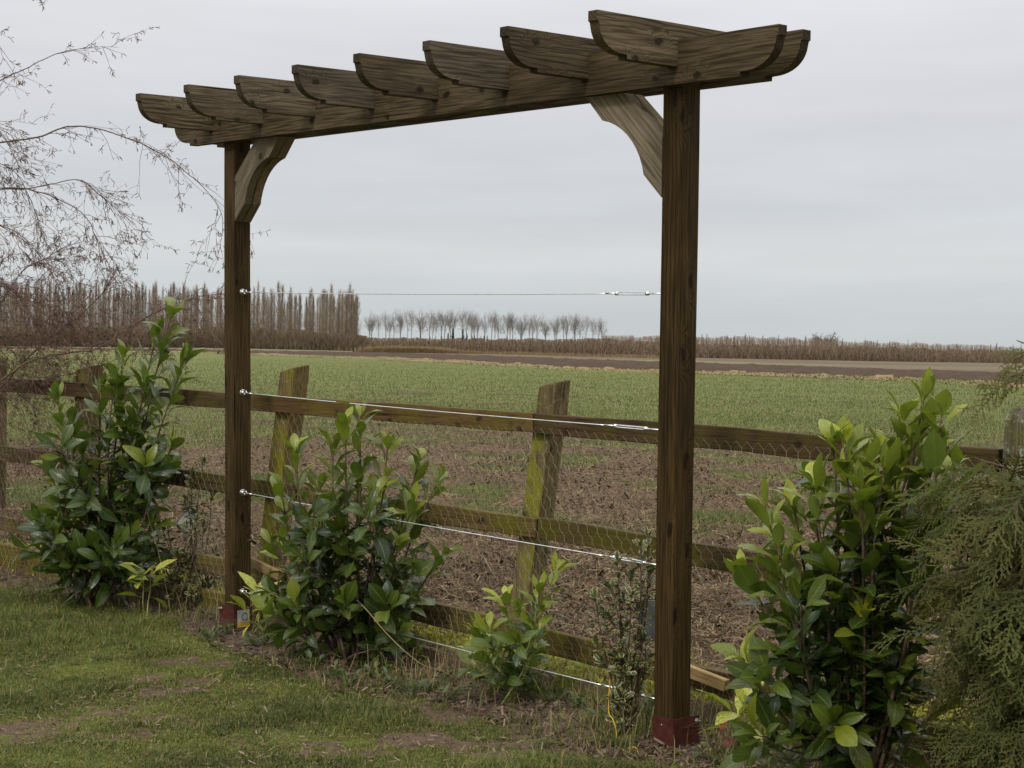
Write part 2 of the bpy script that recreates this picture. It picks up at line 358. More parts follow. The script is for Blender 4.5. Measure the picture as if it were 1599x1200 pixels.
def groundm(name, soil1, soil2, g1, g2, mossc=(.15, .16, .025), nsc=18., bumpd=.012, far=None):
    "mask R grass cover, G moss, B straw litter"
    t = NT(name); r, g, b, a = t.attr(); o = t.obj()
    n = t.noise(o, nsc, 7, .68); n2 = t.noise(o, nsc * 6, 4, .6); n3 = t.noise(o, nsc * .12, 4, .5)
    s = t.mix(t.mapr(n, .32, .68), soil1, soil2); s = t.mix(t.mapr(n2, .5, .75, 0., .5), s, tuple(q * .5 for q in soil1))
    s = t.mix(t.mapr(n3, .35, .65, 0., .35), s, tuple(q * 1.25 for q in soil2))
    gg = t.mix(t.mapr(n2, .35, .65), g1, g2)
    c = t.mix(t.mapr(t.math('ADD', r, t.math('MULTIPLY', t.math('SUBTRACT', n, .5), .9)), .35, .65), s, gg)
    c = t.mix(t.mapr(t.math('ADD', g, t.math('MULTIPLY', t.math('SUBTRACT', n, .5), .8)), .4, .6), c, t.mix(t.mapr(n2, .35, .65), tuple(q * .6 for q in mossc), mossc))
    c = t.mix(t.math('MULTIPLY', b, t.mapr(n2, .45, .6)), c, (.30, .225, .13))
    t.bump(t.math('ADD', n, t.math('MULTIPLY', n2, .4)), .8, bumpd)
    return t.done(c, .92, .15)
M['lawnsoil'] = groundm('lawn_soil', (.060, .040, .025), (.125, .085, .056), (.055, .070, .010), (.13, .14, .022))
M['bedsoil'] = groundm('bed_soil', (.06, .04, .028), (.12, .082, .06), (.05, .06, .02), (.08, .08, .03))
M['fieldsoil'] = groundm('stubble_soil', (.032, .020, .011), (.108, .069, .037), (.095, .108, .028), (.15, .158, .046), nsc=11.)
M['plough'] = groundm('ploughed_soil', (.036, .021, .012), (.092, .057, .034), (.1, .1, .04), (.1, .12, .04), nsc=1.6, bumpd=.3)
M['paletrack'] = groundm('harrowed_soil', (.095, .064, .042), (.14, .098, .066), (.13, .135, .06), (.17, .165, .07), nsc=.5, bumpd=.05)
M['verge'] = groundm('grass_verge', (.16, .12, .052), (.24, .175, .085), (.10, .12, .03), (.15, .155, .045), nsc=.8, bumpd=.05)
M['farland'] = groundm('far_ground', (.10, .09, .05), (.14, .12, .07), (.08, .1, .04), (.1, .12, .05), nsc=.05, bumpd=.05)

def twigm(name, c1, c2):
    t = NT(name); r, g, b, a = t.attr(); rr = t.rand()
    c = t.mix(r, c1, c2); hs = t.n('ShaderNodeHueSaturation'); t.l(c, hs.inputs['Color']); t.l(t.mapr(rr, 0., 1., .8, 1.2, False), hs.inputs['Value'])
    return t.done(hs.outputs[0], .85, .15)
M['poplar'] = twigm('poplar_twigs', (.15, .115, .080), (.28, .22, .155))
M['fartree'] = twigm('bare_tree_twigs', (.15, .13, .105), (.23, .20, .165))
M['young'] = twigm('young_tree_twigs', (.17, .125, .085), (.26, .195, .135))
M['scrub'] = twigm('scrub_twigs', (.10, .075, .05), (.20, .145, .095))
M['darkfir'] = twigm('dark_fir', (.03, .035, .025), (.06, .065, .045))
M['pile'] = twigm('brush_pile', (.035, .024, .026), (.08, .055, .055))

# ------------------------------------------------------------------ ground: zones by distance along each line of sight
def zone(pts):
    P = np.array([ground(x, y)[:2] for x, y in pts]); t = P[:, 0] / P[:, 1]; k = np.argsort(t); t, Y = t[k], P[k, 1]
    return lambda q: np.interp(q, t, Y)
FA, FB = ground(0, 886)[:2], ground(898, 1082)[:2]        # line of the fence on the ground
FD = (FB - FA) / np.linalg.norm(FB - FA); FN = np.array([-FD[1], FD[0]])      # FN points to the field
if FN[1] < 0: FN = -FN
def fdist(X, Y): return (X - FA[0]) * FN[0] + (Y - FA[1]) * FN[1]
Z_lawn = zone([(-400, 900), (0, 925), (120, 932), (240, 960), (330, 1005), (430, 1040), (520, 1075), (640, 1085), (700, 1100), (800, 1130), (900, 1165), (1000, 1188), (1150, 1215), (1500, 1300)])
Z_green = zone([(-600, 541), (0, 547), (300, 552.5), (620, 564), (900, 580.5), (1080, 584.5), (1400, 596), (1599, 607), (2200, 640)])
Z_verge = zone([(-600, 538), (0, 545.5), (300, 550.5), (620, 559.5), (900, 576), (1080, 580.5), (1400, 591), (1599, 601), (2200, 625)])
Z_plough = zone([(-600, 535.5), (0, 542.), (300, 546.5), (620, 551.5), (900, 561), (1080, 567), (1400, 577.5), (1599, 583.5), (2200, 600)])
def build_ground():
    t = np.concatenate([np.linspace(-1.3, -.37, 60, endpoint=False), np.linspace(-.37, .37, 760), np.linspace(.37, 1.3, 61)[1:]])
    dy = np.concatenate([np.linspace(1100, 700, 60, endpoint=False), np.linspace(700, 60, 640, endpoint=False), np.linspace(60, 4.6, 120)])
    Yd = FPX * EYE / dy
    T, Y = np.meshgrid(t, Yd); X = T * Y
    fd = fdist(X, Y) + .03 * (fbm(X * 2, Y * 2, 2) - .5)
    lawn_e = Z_lawn(T) + .35 * (fbm(X * 2.2, Y * 2.2, 3, 5) - .5) * np.minimum(1, Y / 7)
    gE, vE, pE = Z_green(T), Z_verge(T), Z_plough(T)
    lawn = Y < lawn_e; bed = ~lawn & (fd < 0); field = (fd >= 0) & (Y < gE); verge = (Y >= gE) & (Y < vE); pl = (Y >= vE) & (Y < pE); far = Y >= pE
    z = np.zeros_like(X)
    z += np.where(lawn, .018 * (fbm(X * 3, Y * 3, 3, 2) - .5) + .008 * (fbm(X * 18, Y * 18, 3, 4) - .5), 0)
    z += np.where(bed, .03 * (fbm(X * 6, Y * 6, 4, 6) - .5) + .022 * (fbm(X * 30, Y * 30, 3, 7) - .5), 0)
    fr = fbm(X * 9, Y * 9, 4, 8) - .5; fr2 = fbm(X * 2.1, Y * 2.1, 2, 9) - .5
    z += np.where(field, (.085 * fr + .05 * fr2 + .045 * (fbm(X * 27, Y * 27, 3, 11) - .5) * (1 - sstep(14, 26, Y))) * (1 - .6 * sstep(25, 70, Y)) + .07 * (1 - sstep(0, 1.2, fd)) - .02, 0)
    z += np.where(pl, .45 * (fbm(X * .9, Y * .9, 4, 3) - .35), 0)
    z += np.where(verge, .1 * fbm(X, Y, 3, 3), 0)
    h = ground(252, 1070); d2 = (X - h[0]) ** 2 + (Y - h[1]) ** 2; z -= .05 * np.exp(-d2 / .0012)
    for hx, hy, a, s in ((725, 1120, .015, .02), (560, 1085, .012, .02)):
        h = ground(hx, hy); z -= a * np.exp(-((X - h[0]) ** 2 + (Y - h[1]) ** 2) / s)
    # cover masks
    A = np.zeros(X.shape + (4,)); A[..., 3] = 1
    cov = lawn_cover(X, Y)
    A[..., 0] = np.where(lawn, cov, 0)
    A[..., 0] = np.where(bed, sstep(.5, .75, fbm(X * 3, Y * 3, 3, 12)), A[..., 0])
    A[..., 0] = np.where(field, crop_cover(X, Y, T), A[..., 0])
    A[..., 0] = np.where(verge, sstep(.5, .6, fbm(X * .12, Y * .12, 3, 3)) * .8, A[..., 0])
    A[..., 0] = np.where(far, sstep(.55, .65, fbm(X * .01, Y * .03, 3, 3)), A[..., 0])
    mo = moss_cover(X, Y, fd); A[..., 1] = mo * np.where(verge | pl | far, 0, 1)
    A[..., 2] = np.where(field, .22 * (1 - sstep(20, 60, Y)), 0)
    V = np.stack([X, Y, z], -1).reshape(-1, 3); A = A.reshape(-1, 4)
    nr, nc = X.shape; i = np.arange(nr - 1)[:, None] * nc + np.arange(nc - 1)[None]
    F = np.stack([i, i + 1, i + nc + 1, i + nc], -1)
    zid = np.select([lawn, bed, field, verge, pl], [0, 1, 2, 3, 4], 5)[:-1, :-1]
    for k, (nm, mt) in enumerate((('lawn', 'lawnsoil'), ('flower_bed_soil', 'bedsoil'), ('field', 'fieldsoil'), ('grass_verge', 'verge'), ('ploughed_field', 'plough'), ('harrowed_field', 'paletrack'))):
        f = F[zid == k].reshape(-1, 4); u, inv = np.unique(f, return_inverse=True)
        mb = MB(); mb.add(V[u], inv.reshape(f.shape), A[u])
        o = mb.build(nm, M[mt], smooth=True); tag(o, kind='structure')
    mb = MB(); mb.add([(-9000, -200, -.5), (9000, -200, -.5), (9000, 15000, -.5), (-9000, 15000, -.5)], np.array([[0, 1, 2, 3]])); tag(mb.build('ground', M['farland']), kind='structure')
def lawn_cover(X, Y):
    c = sstep(.34, .56, fbm(X * 1.3, Y * 1.3, 4, 20)) * .55 + .45 * sstep(.36, .55, fbm(X * 5, Y * 5, 4, 22))
    c = .42 + .68 * c; hi = sstep(.3, .7, fbm(X * 11, Y * 11, 3, 23)); hi2 = fbm(X * 4, Y * 4, 3, 24)
    for x, y, rx, ry, a in ((735, 1110, .38, .16, 1.), (640, 1150, .45, .2, .55), (270, 1070, .4, .22, .7), (330, 1035, .3, .12, .6), (560, 1170, .5, .15, .5), (60, 1140, .4, .2, .45), (880, 1175, .3, .1, .6), (230, 1120, .4, .15, .5)):
        h = ground(x, y); c = c - .95 * a * (.15 + 1.2 * hi) * np.exp(-((X - h[0] + .25 * (hi2 - .5)) / rx) ** 2 - ((Y - h[1] + .3 * (hi2 - .5)) / ry) ** 2)
    for x, y, r in ((120, 985, .6), (60, 960, .5), (470, 1130, .35), (80, 1190, .3), (520, 1060, .25)):
        h = ground(x, y); c = c + .6 * np.exp(-((X - h[0]) ** 2 + (Y - h[1]) ** 2) / r ** 2)
    return np.clip(c, 0, 1)
def crop_cover(X, Y, T):
    n = fbm(X * .12, Y * .12, 4, 30); n2 = fbm(X * .9, Y * .9, 3, 31); n3 = fbm(X * .05, Y * .22, 3, 33)
    base = sstep(15, 40, Y + 16 * (n - .5) * 2)
    c = base * .95 + .8 * (n2 - .5) + .9 * (n3 - .5) - .12 - .25 * np.exp(-((Y - 33 + 8 * T * 4) / 6) ** 2)
    c = np.maximum(c, sstep(45, 75, Y) * (.85 + .5 * (n3 - .5)))
    c = np.maximum(c, .75 * sstep(.60, .72, n2) * sstep(10, 16, Y))
    return np.clip(c, 0, 1)
def moss_cover(X, Y, fd):
    m = np.exp(-((fd - .36) / .33) ** 2) * sstep(.25, .42, fbm(X * 2, Y * 2, 3, 40)) * 1.3
    for x, y, r in ((1290, 1150, .45), (1180, 1090, .25), (1400, 1110, .3), (900, 1075, .12), (660, 1000, .2)):
        h = ground(x, y); m = np.maximum(m, .95 * np.exp(-((X - h[0]) ** 2 + (Y - h[1]) ** 2) / r ** 2))
    return m
build_ground()

# ------------------------------------------------------------------ blades and litter (uncountable stuff)
def rand_ground(n, x0, x1, y0, y1, power=0.):
    "random ground points spread over a photo window"
    xs = rng.uniform(x0, x1, n); ys = rng.uniform(y0, y1, n)
    D = RW @ np.stack([(xs - 800) / FPX, np.ones(n), (600 - ys) / FPX]); k = -EYE / D[2]
    return (D[0] * k), (D[1] * k)
def blades(name, mat, X, Y, Z, h, w, lean, attr, bend=.5, seg=2):
    n = len(X); az = rng.uniform(0, 2 * math.pi, n); d = np.stack([np.cos(az), np.sin(az)], 1) * lean[:, None]
    wz = az + math.pi / 2 + rng.normal(0, .5, n); wd = np.stack([np.cos(wz), np.sin(wz), np.zeros(n)], 1) * w[:, None] * .5
    B = np.stack([X, Y, Z], 1)
    m = B + np.concatenate([d * .35, (np.ones((n, 1)) * .6)], 1) * h[:, None]
    tz = np.sqrt(np.clip(1 - lean ** 2 * .8, .05, 1))
    t = B + np.concatenate([d, tz[:, None]], 1) * h[:, None]
    V = np.stack([B - wd, B + wd, m + wd * .8, m - wd * .8, t], 1).reshape(-1, 3)
    b = np.arange(n)[:, None] * 5
    mb = MB(); mb.add(V, [b + np.array([[0, 1, 2, 3]]), b + np.array([[3, 2, 4]])], np.repeat(attr, 5, 0))
    return mb.build(name, M[mat])
def A4(r, g, b=0., a=1.):
    n = len(r); o = np.zeros((n, 4)); o[:, 0] = r; o[:, 1] = g; o[:, 2] = b; o[:, 3] = a; return o

def litter(name, mat, X, Y, L, W, tilt, attr, label, cat, zz):
    n = len(X); az = rng.uniform(0, 2 * math.pi, n); el = np.abs(rng.normal(0, .35, n)); roll = rng.uniform(-.9, .9, n)
    U = np.stack([np.cos(az) * np.cos(el), np.sin(az) * np.cos(el), np.sin(el)], 1); S = np.stack([-np.sin(az) * np.cos(roll), np.cos(az) * np.cos(roll), np.sin(roll)], 1)
    B = np.stack([X, Y, zz * (rng.random(n) * 1.2)], 1); U = U * L[:, None]; S = S * W[:, None] * .5
    Nn = np.array([0, 0, 1.]) * (W[:, None] * .35)
    V = np.stack([B - S, B + S * .2 + Nn, B + S, B + U - S * .7, B + U + Nn, B + U + S], 1).reshape(-1, 3); b = np.arange(n)[:, None] * 6
    mb = MB(); mb.add(V, [b + np.array([[0, 1, 4, 3]]), b + np.array([[1, 2, 5, 4]])], np.repeat(attr, 6, 0)); o = mb.build(name, M[mat]); tag(o, label, cat, kind='stuff'); return o
def lawn_grass():
    X, Y = rand_ground(900000, -120, 1720, 905, 1260)
    T = X / Y; e = Z_lawn(T); c = lawn_cover(X, Y)
    keep = (Y < e + .3 * (fbm(X * 5, Y * 5, 3, 51) - .3)) & (rng.random(len(X)) < np.clip((c * 1.2 - .1) * (.5 + .5 * sstep(.35, .6, fbm(X * 14, Y * 14, 3, 52))), .04, 1))
    X, Y = X[keep], Y[keep]; c = c[keep]; n = len(X)
    tall = sstep(.5, .75, fbm(X * 2.5, Y * 2.5, 3, 50))
    h = (.012 + .024 * rng.random(n)) * (.36 + .32 * c + 1.1 * tall * c); w = .0022 + .0024 * rng.random(n)
    lean = rng.uniform(.45, 1.1, n); lg = rng.random(n) < .05; h = np.where(lg, h * 1.9, h); lean = np.where(lg, lean * .7, lean)
    hue = np.clip((fbm(X * 4, Y * 4, 4, 55) - .5) * 2.4 + .5 + rng.normal(0, .28, n), 0, 1)
    dry = np.where(rng.random(n) < .12 + .3 * (1 - c), rng.uniform(.4, 1, n), rng.uniform(0, .25, n))
    o = blades('lawn_grass', 'grass', X, Y, np.full(n, -.004), h, w, lean, A4(hue, dry)); tag(o, 'short patchy green lawn grass in the foreground', 'grass', kind='stuff')
    X, Y = rand_ground(16000, -120, 1720, 905, 1260); k = (Y < Z_lawn(X / Y) + .1) & (rng.random(len(X)) < .25 + .6 * (1 - lawn_cover(X, Y))); X, Y = X[k], Y[k]; n = len(X)
    litter('lawn_litter', 'chips', X, Y, rng.uniform(.008, .035, n), rng.uniform(.002, .007, n), .02, A4(rng.random(n), np.where(rng.random(n) < .5, rng.uniform(.4, 1, n), 0)), 'dead grass and crumbs of soil scattered on the lawn', 'litter', .014)
lawn_grass()

POSTS = [ground(366, 985)[:2], ground(1053, 1172)[:2]]
def clearfeet(X, Y):
    k = np.ones(len(X), bool)
    for p in POSTS:
        u = p / np.linalg.norm(p); a = (X - p[0]) * u[0] + (Y - p[1]) * u[1]; b = (X - p[0]) * u[1] - (Y - p[1]) * u[0]; k &= ~((np.abs(b) < .13) & (a > -.75) & (a < .12))
    return k
def bed_cover():
    # longer grass and weeds along the bed
    X, Y = rand_ground(42000, -60, 1650, 860, 1290); T = X / Y; fd = fdist(X, Y); e = Z_lawn(T)
    n1 = fbm(X * 2.4, Y * 2.4, 3, 60)
    near_edge = np.exp(-((Y - e) / .28) ** 2)
    p = np.clip(sstep(.5, .68, n1) * .55 + near_edge * .42, 0, 1)
    for x, y, r in ((120, 935, .45), (300, 965, .4), (470, 1040, .3), (930, 1110, .25), (960, 1150, .2), (250, 940, .35)):
        g = ground(x, y); p = np.maximum(p, .9 * np.exp(-((X - g[0]) ** 2 + (Y - g[1]) ** 2) / r ** 2))
    g = ground(760, 1110); p *= 1 - .92 * np.exp(-((X - g[0]) / .45) ** 2 - ((Y - g[1]) / .3) ** 2)
    k = (fd < -.05) & (Y > e - .1) & (rng.random(len(X)) < p) & (clearfeet(X, Y) | (rng.random(len(X)) < .06)); X, Y = X[k], Y[k]; n = len(X)
    h = rng.uniform(.03, .12, n) * (.6 + .9 * fbm(X * 3, Y * 3, 2, 61)); w = rng.uniform(.003, .006, n)
    o = blades('bed_grass', 'grass', X, Y, np.full(n, -.005), h, w, rng.uniform(.2, 1., n), A4(rng.uniform(0, .8, n), np.where(rng.random(n) < .3, .8, .1)))
    tag(o, 'longer green grass growing along the flower bed edge', 'grass', kind='stuff')
    # dry tall grass by the fence
    X, Y = rand_ground(30000, -60, 1650, 850, 1290); T = X / Y; fd = fdist(X, Y)
    p = np.exp(-((fd + .12) / .14) ** 2) * .55
    for x, y, r, a in ((330, 930, .32, 1.), (270, 920, .3, .8), (1140, 1120, .35, .9), (1250, 1170, .4, .7), (985, 1090, .3, .8), (640, 1080, .3, .5), (400, 925, .2, .7), (1010, 1150, .25, .8)):
        g = ground(x, y); p = np.maximum(p, a * .8 * np.exp(-((X - g[0]) ** 2 + (Y - g[1]) ** 2) / r ** 2))
    k = (fd < .1) & (Y > Z_lawn(T)) & (rng.random(len(X)) < p * .6) & clearfeet(X, Y); X, Y = X[k], Y[k]; n = len(X)
    h = rng.uniform(.06, .26, n); w = rng.uniform(.002, .0042, n)
    o = blades('dry_grass', 'drygrass', X, Y, np.full(n, -.005), h, w, rng.uniform(.15, 1., n), A4(rng.random(n), np.where(rng.random(n) < .25, 1., 0.)))
    tag(o, 'dry straw coloured grass tangled along the foot of the fence', 'dry grass', kind='stuff')
    # bark chips and dead leaves lying on the bed
    X, Y = rand_ground(30000, -60, 1650, 880, 1290); T = X / Y; fd = fdist(X, Y); k = (fd < -.02) & (Y > Z_lawn(T) - .12); X, Y = X[k], Y[k]; n = len(X)
    litter('bark_mulch', 'chips', X, Y, rng.uniform(.008, .045, n), rng.uniform(.004, .014, n), .02, A4(rng.random(n), np.where(rng.random(n) < .22, rng.random(n), 0)), 'brown bark chips and dead leaves covering the flower bed', 'mulch', .012)
bed_cover()

def moss_tufts():
    X, Y = rand_ground(110000, -60, 1700, 800, 1220); fd = fdist(X, Y); m = moss_cover(X, Y, fd); k = rng.random(len(X)) < m * .9; X, Y, fd = X[k], Y[k], fd[k]; n = len(X)
    z = np.where(fd > 0, .055 * (1 - sstep(0, 1.2, fd)) - .0, -.005)
    o = blades('moss', 'moss', X, Y, z, rng.uniform(.012, .03, n), rng.uniform(.006, .012, n), rng.uniform(.2, .9, n), A4(rng.random(n), np.where(rng.random(n) < .2, .8, 0)))
    tag(o, 'bright yellow green moss on the ground at the fence foot', 'moss', kind='stuff')
moss_tufts()

def field_cover():
    X, Y = rand_ground(230000, -60, 1660, 585, 1080); fd = fdist(X, Y); T = X / Y
    cc = crop_cover(X, Y, T); k = (fd > .03) & (Y < 90) & (rng.random(len(X)) > cc * .8) & (rng.random(len(X)) < np.where(fbm(X * 2.5, Y * 2.5, 4, 71) > .5, .8, .25)); X, Y = X[k], Y[k]; n = len(X)
    sc = np.clip(Y / 14, 1, 3.5)
    L = rng.gamma(1.6, .018, n) * sc ** .5 + .012; W = rng.uniform(.004, .009, n) * sc ** .8
    litter('stubble_straw', 'straw', X, Y, L, W, .3, A4(rng.random(n) ** 1.3, np.where(rng.random(n) < .45, rng.uniform(.5, 1, n), 0)), 'pale chopped straw stubble lying on the brown field soil', 'stubble', .035)
    X, Y = rand_ground(75000, -60, 1660, 600, 1080); fd = fdist(X, Y); k = (fd > .05) & (Y < 32) & (rng.random(len(X)) > crop_cover(X, Y, X / Y)) & (fbm(X * 1.7, Y * 1.7, 4, 72) > .42); X, Y = X[k], Y[k]; n = len(X); sc = np.clip(Y / 14, 1, 3) ** .6
    litter('soil_clods', 'clods', X, Y, rng.gamma(2., .0075, n) * sc + .006, rng.gamma(2., .007, n) * sc + .006, .3, A4(rng.random(n), np.where(rng.random(n) < .2, rng.random(n), 0)), 'dark crumbly soil clods lying among the stubble', 'soil clods', .03)
    X, Y = rand_ground(620000, -60, 1660, 560, 900); fd = fdist(X, Y); T = X / Y; cc = crop_cover(X, Y, T); k = (fd > .3) & (Y < 170) & (Y < Z_green(T)) & (rng.random(len(X)) < cc * .95); X, Y = X[k], Y[k]; n = len(X)
    # drilled in rows running away from the fence
    q = X * .55 + Y * .83; r = -X * .83 + Y * .55; r = np.round(r / .14) * .14 + rng.normal(0, .022, n); near = Y < 60
    X = np.where(near, q * .55 - r * .83, X); Y = np.where(near, q * .83 + r * .55, Y)
    k = Y < Z_green(X / Y) - .3; X, Y = X[k], Y[k]; n = len(X)
    sc = np.clip(Y / 24, .8, 4)
    o = blades('young_cereal_crop', 'crop', X, Y, np.full(n, 0.0), rng.uniform(.035, .09, n) * sc ** .15, rng.uniform(.004, .007, n) * sc, rng.uniform(.3, 1, n), A4(np.clip(fbm(X * .3, Y * .3, 3, 77) + rng.normal(0, .2, n), 0, 1), np.where(rng.random(n) < .08, .8, 0)))
    tag(o, 'low green young cereal crop covering the field', 'crop', kind='stuff')
    # verge grass far off, and pale reeds at the wood's edge
    X, Y = rand_ground(60000, -60, 1660, 545, 612); T = X / Y; k = (Y > Z_green(T) - 1) & (Y < Z_verge(T) + .5); X, Y = X[k], Y[k]; n = len(X)
    o = blades('verge_grass', 'reed', X, Y, np.full(n, 0.), rng.uniform(.08, .2, n), rng.uniform(.06, .16, n), rng.uniform(.2, 1, n), A4(rng.random(n), np.where(fbm(X * .1, Y * .1, 3, 3) > .53, .9, .1))); tag(o, 'straw coloured grass on the strip beyond the green crop', 'grass', kind='stuff')
field_cover()

# ------------------------------------------------------------------ pergola (pose measured from the photograph)
def build_pergola():
    a, b, c = .0272, .0439, -.8523
    cx, sx, cy, sy, cz, sz = math.cos(a), math.sin(a), math.cos(b), math.sin(b), math.cos(c), math.sin(c)
    Rx = np.array([[1, 0, 0], [0, cx, -sx], [0, sx, cx]]); Ry = np.array([[cy, 0, sy], [0, 1, 0], [-sy, 0, cy]]); Rz = np.array([[cz, -sz, 0], [sz, cz, 0], [0, 0, 1]])
    Rp = RW @ (Rz @ Ry @ Rx); H0 = 2.44
    T0 = CAMP + RW @ np.array([-1.3632, 8.1758, 1.1966]) + Rp @ np.array([0, 0, -H0])
    root = empty('garden_pergola', (0, 0, 0), 'large brown timber pergola frame with eight scroll ended rafters over two posts', 'pergola')
    root.matrix_world = Matrix([[*Rp[i], T0[i]] for i in range(3)] + [[0, 0, 0, 1]])
    w = .095 / 2; L = 3.0; bt = .043; bh = .1556
    # posts, slightly twisted and leaning like the real ones
    for u0, lean in ((0., .0), (L, .004)):
        mb = MB(); z0, z1 = .03, H0 + .06
        zs = np.linspace(z0, z1, 9); V = []
        for z in zs:
            s = lean * (H0 - z) / H0 * -1.2; bow = .0015 * math.sin(z * 2.3 + u0)
            for x, y in ((-w, -w), (w, -w), (w, w), (-w, w)): V.append((u0 + x + s + bow - lean * 1.2 * 0, y + bow, z))
        F = [[i * 4 + j, i * 4 + (j + 1) % 4, i * 4 + 4 + (j + 1) % 4, i * 4 + 4 + j] for i in range(8) for j in range(4)] + [[3, 2, 1, 0], [32, 33, 34, 35]]
        mb.add(V, np.array(F)); o = mb.build('post', M['postwood'], root); bevel(o, .004, 2)
    def scroll(length0, length1, Ht, arc, t0, t1, axis, off):
        "hull shaped end profile, extruded across its thickness"
        prof = []
        def end(e, s):
            pts = [(e, Ht), (e, Ht - .034), (e - s * .007, Ht - .037)]
            n = 12; x0 = e - s * .010; z0 = Ht - .040; x1 = e - s * (arc - .008); z1 = .015
            for i in range(1, n):
                q = i / n * math.pi / 2
                pts.append((x1 + (x0 - x1) * math.cos(q) ** .88, z0 + (z1 - z0) * math.sin(q) ** .95))
            pts += [(x1, z1), (e - s * arc, z1 - .001), (e - s * (arc + .001), 0.)]
            return pts
        prof = end(length1, 1) + end(length0, -1)[::-1]
        n = len(prof); V = []
        for tt in (t0, t1):
            for x, z in prof: V.append((x, tt, z + off) if axis == 'X' else (tt, x, z + off))
        F = [list(range(n)), list(range(2 * n - 1, n - 1, -1))] + [[j, (j + 1) % n, n + (j + 1) % n, n + j] for j in range(n)]
        if axis == 'X': F = [f[::-1] for f in F]
        mb = MB(); mb.poly(V, F[:2]); mb.f += [np.array(F[2:])]; return mb
    for s in (-1, 1):
        y0, y1 = (-w - bt - .001, -w - .001) if s < 0 else (w + .001, w + bt + .001)
        e1 = L + .521 - (0.0 if s < 0 else .012); e0 = -.313 - .16 + (0 if s < 0 else .03)
        o = scroll(e0, e1, bh, .165, y0, y1, 'X', H0).build('beam', M['timberX'], root)
    proto = None
    A = [0, .004, -.002, .003, 0, -.003, .002, .006]
    for i in range(8):
        u = -.0805 + .4486 * i
        if proto is None:
            mb = scroll(-.4927, .4927, .150, .145, -.0445, 0, 'Y', 0); proto = mb.build('rafter', M['timberY'], root); o = proto
        else: o = proto.copy(); COL.objects.link(o); o.parent = root
        o.location = (u + A[i], 0, H0 + .0606); o.rotation_euler = (0, 0, [0, .006, -.008, .004, -.004, .006, 0, .012][i])
    # braces, two at each post
    for u0, s in ((w + .001, 1), (L - w - .001, -1)):
        pr = [(0, -.17), (.19, 0), (.40, 0), (.31, -.092)]
        C = (.36, -.345); 
        for k in range(1, 9):
            q = k / 9; x = .31 + (.092 - .31) * q; z = -.092 + (-.305 + .092) * q; qx = .31 - .218 * math.sin(q * math.pi / 2); qz = -.305 + .213 * math.cos(q * math.pi / 2); pr.append((x * .25 + qx * .75, z * .25 + qz * .75))
        pr += [(.092, -.305), (0, -.392)]
        n = len(pr)
        for y0, y1 in ((-w + .0005, -.003), (.003, w - .0005)):
            V = [(u0 + s * x, y, H0 + z - .001) for y in (y0, y1) for x, z in pr]
            F = [list(range(n)), list(range(2 * n - 1, n - 1, -1))] + [[j, n + j, n + (j + 1) % n, (j + 1) % n] for j in range(n)]
            if s > 0: pass
            mb = MB(); mb.poly(V, F)
            # lay the grain along the diagonal: rotate mesh and object oppositely
            an = math.radians(45) * (1 if s > 0 else -1); P = np.concatenate(mb.v) - np.array([u0, 0, H0]); ca, sa = math.cos(an), math.sin(an)
            P = np.stack([P[:, 0] * ca + P[:, 2] * sa, P[:, 1], -P[:, 0] * sa + P[:, 2] * ca], 1); mb.v = [P]
            o = mb.build('brace', M['bracewood'], root); o.location = (u0, 0, H0); o.rotation_euler = (0, -an, 0); bevel(o, .0015, 1)
    # red steel post anchors
    for u0, z0, side in ((0., -.012, 'L'), (L, .018, 'R')):
        g = w + .0055; zt = z0 + .14; mb = MB()
        if side == 'L': zb = z0 - .03
        else: zb = z0 - .05
        i_ = w + .001
        th = .004
        mb.box(u0 - g, u0 + g, -g, -i_, zb, zt); mb.box(u0 - g, u0 + g, i_, g, zb, zt); mb.box(u0 + i_, u0 + g, -i_, i_, zb, zt); mb.box(u0 - g, u0 - i_, -i_, i_, zb, zt)
        if side == 'R': fl = [(u0 + i_, u0 + g, g, g + .032), (u0 - g, u0 - i_, g, g + .032)]
        else: fl = [(u0 - g - .032, u0 - g, -g, -i_), (u0 - g - .032, u0 - g, i_, g)]
        for q in fl: mb.box(*q, zb, zt - .001)
        o = mb.build('post_anchor', M['redpaint'], root)
        for zz in (zt - .022, zt - .118):
            b = MB()
            if side == 'R': cx_, cy_ = u0 + g, g + .018; ax = np.array([1, 0, 0])
            else: cx_, cy_ = u0 - g - .018, -g; ax = np.array([0, -1, 0])
            c0 = np.array([cx_, cy_, zz])
            b.tube([c0, c0 + ax * .001, c0 + ax * .0022], [.0115, .0115, .0115], 16); b.tube([c0 + ax * .0022, c0 + ax * .009], [.0085, .0085], 6); b.tube([c0 + ax * .009, c0 + ax * .017, c0 + ax * .018], [.005, .005, .003], 10)
            b.build('bolt', M['chrome'], o)
        if side == 'R':
            b = MB(); c0 = np.array([u0 - .008, -g, zt - .03]); b.tube([c0, c0 + np.array([0, -.002, 0])], [.0035, .002], 10); b.build('screw_head', M['chrome'], o)
        if side == 'L':
            x = u0 + g + .0012; st = MB(); st.box(x - .001, x, -.034, .036, zt - .105, zt - .018); so = st.build('product_sticker', M['stkgrey'], root)
            st = MB(); st.box(x + .0004, x + .0010, -.034, .036, zt - .105, zt - .078); st.build('sticker_band', M['stkyel'], so)
            st = MB(); th_ = np.linspace(0, 2 * math.pi, 25); st.tube(np.stack([np.full(25, x + .001), .008 + .018 * np.cos(th_), zt - .052 + .018 * np.sin(th_)], 1), .0016, 5, cap=False)
            for q in range(3): st.box(x + .0004, x + .0012, -.02 + .004 * q, .03, zt - .095 + .006 * q - .0, zt - .0935 + .006 * q)
            st.build('sticker_print', M['stkblk'], so)
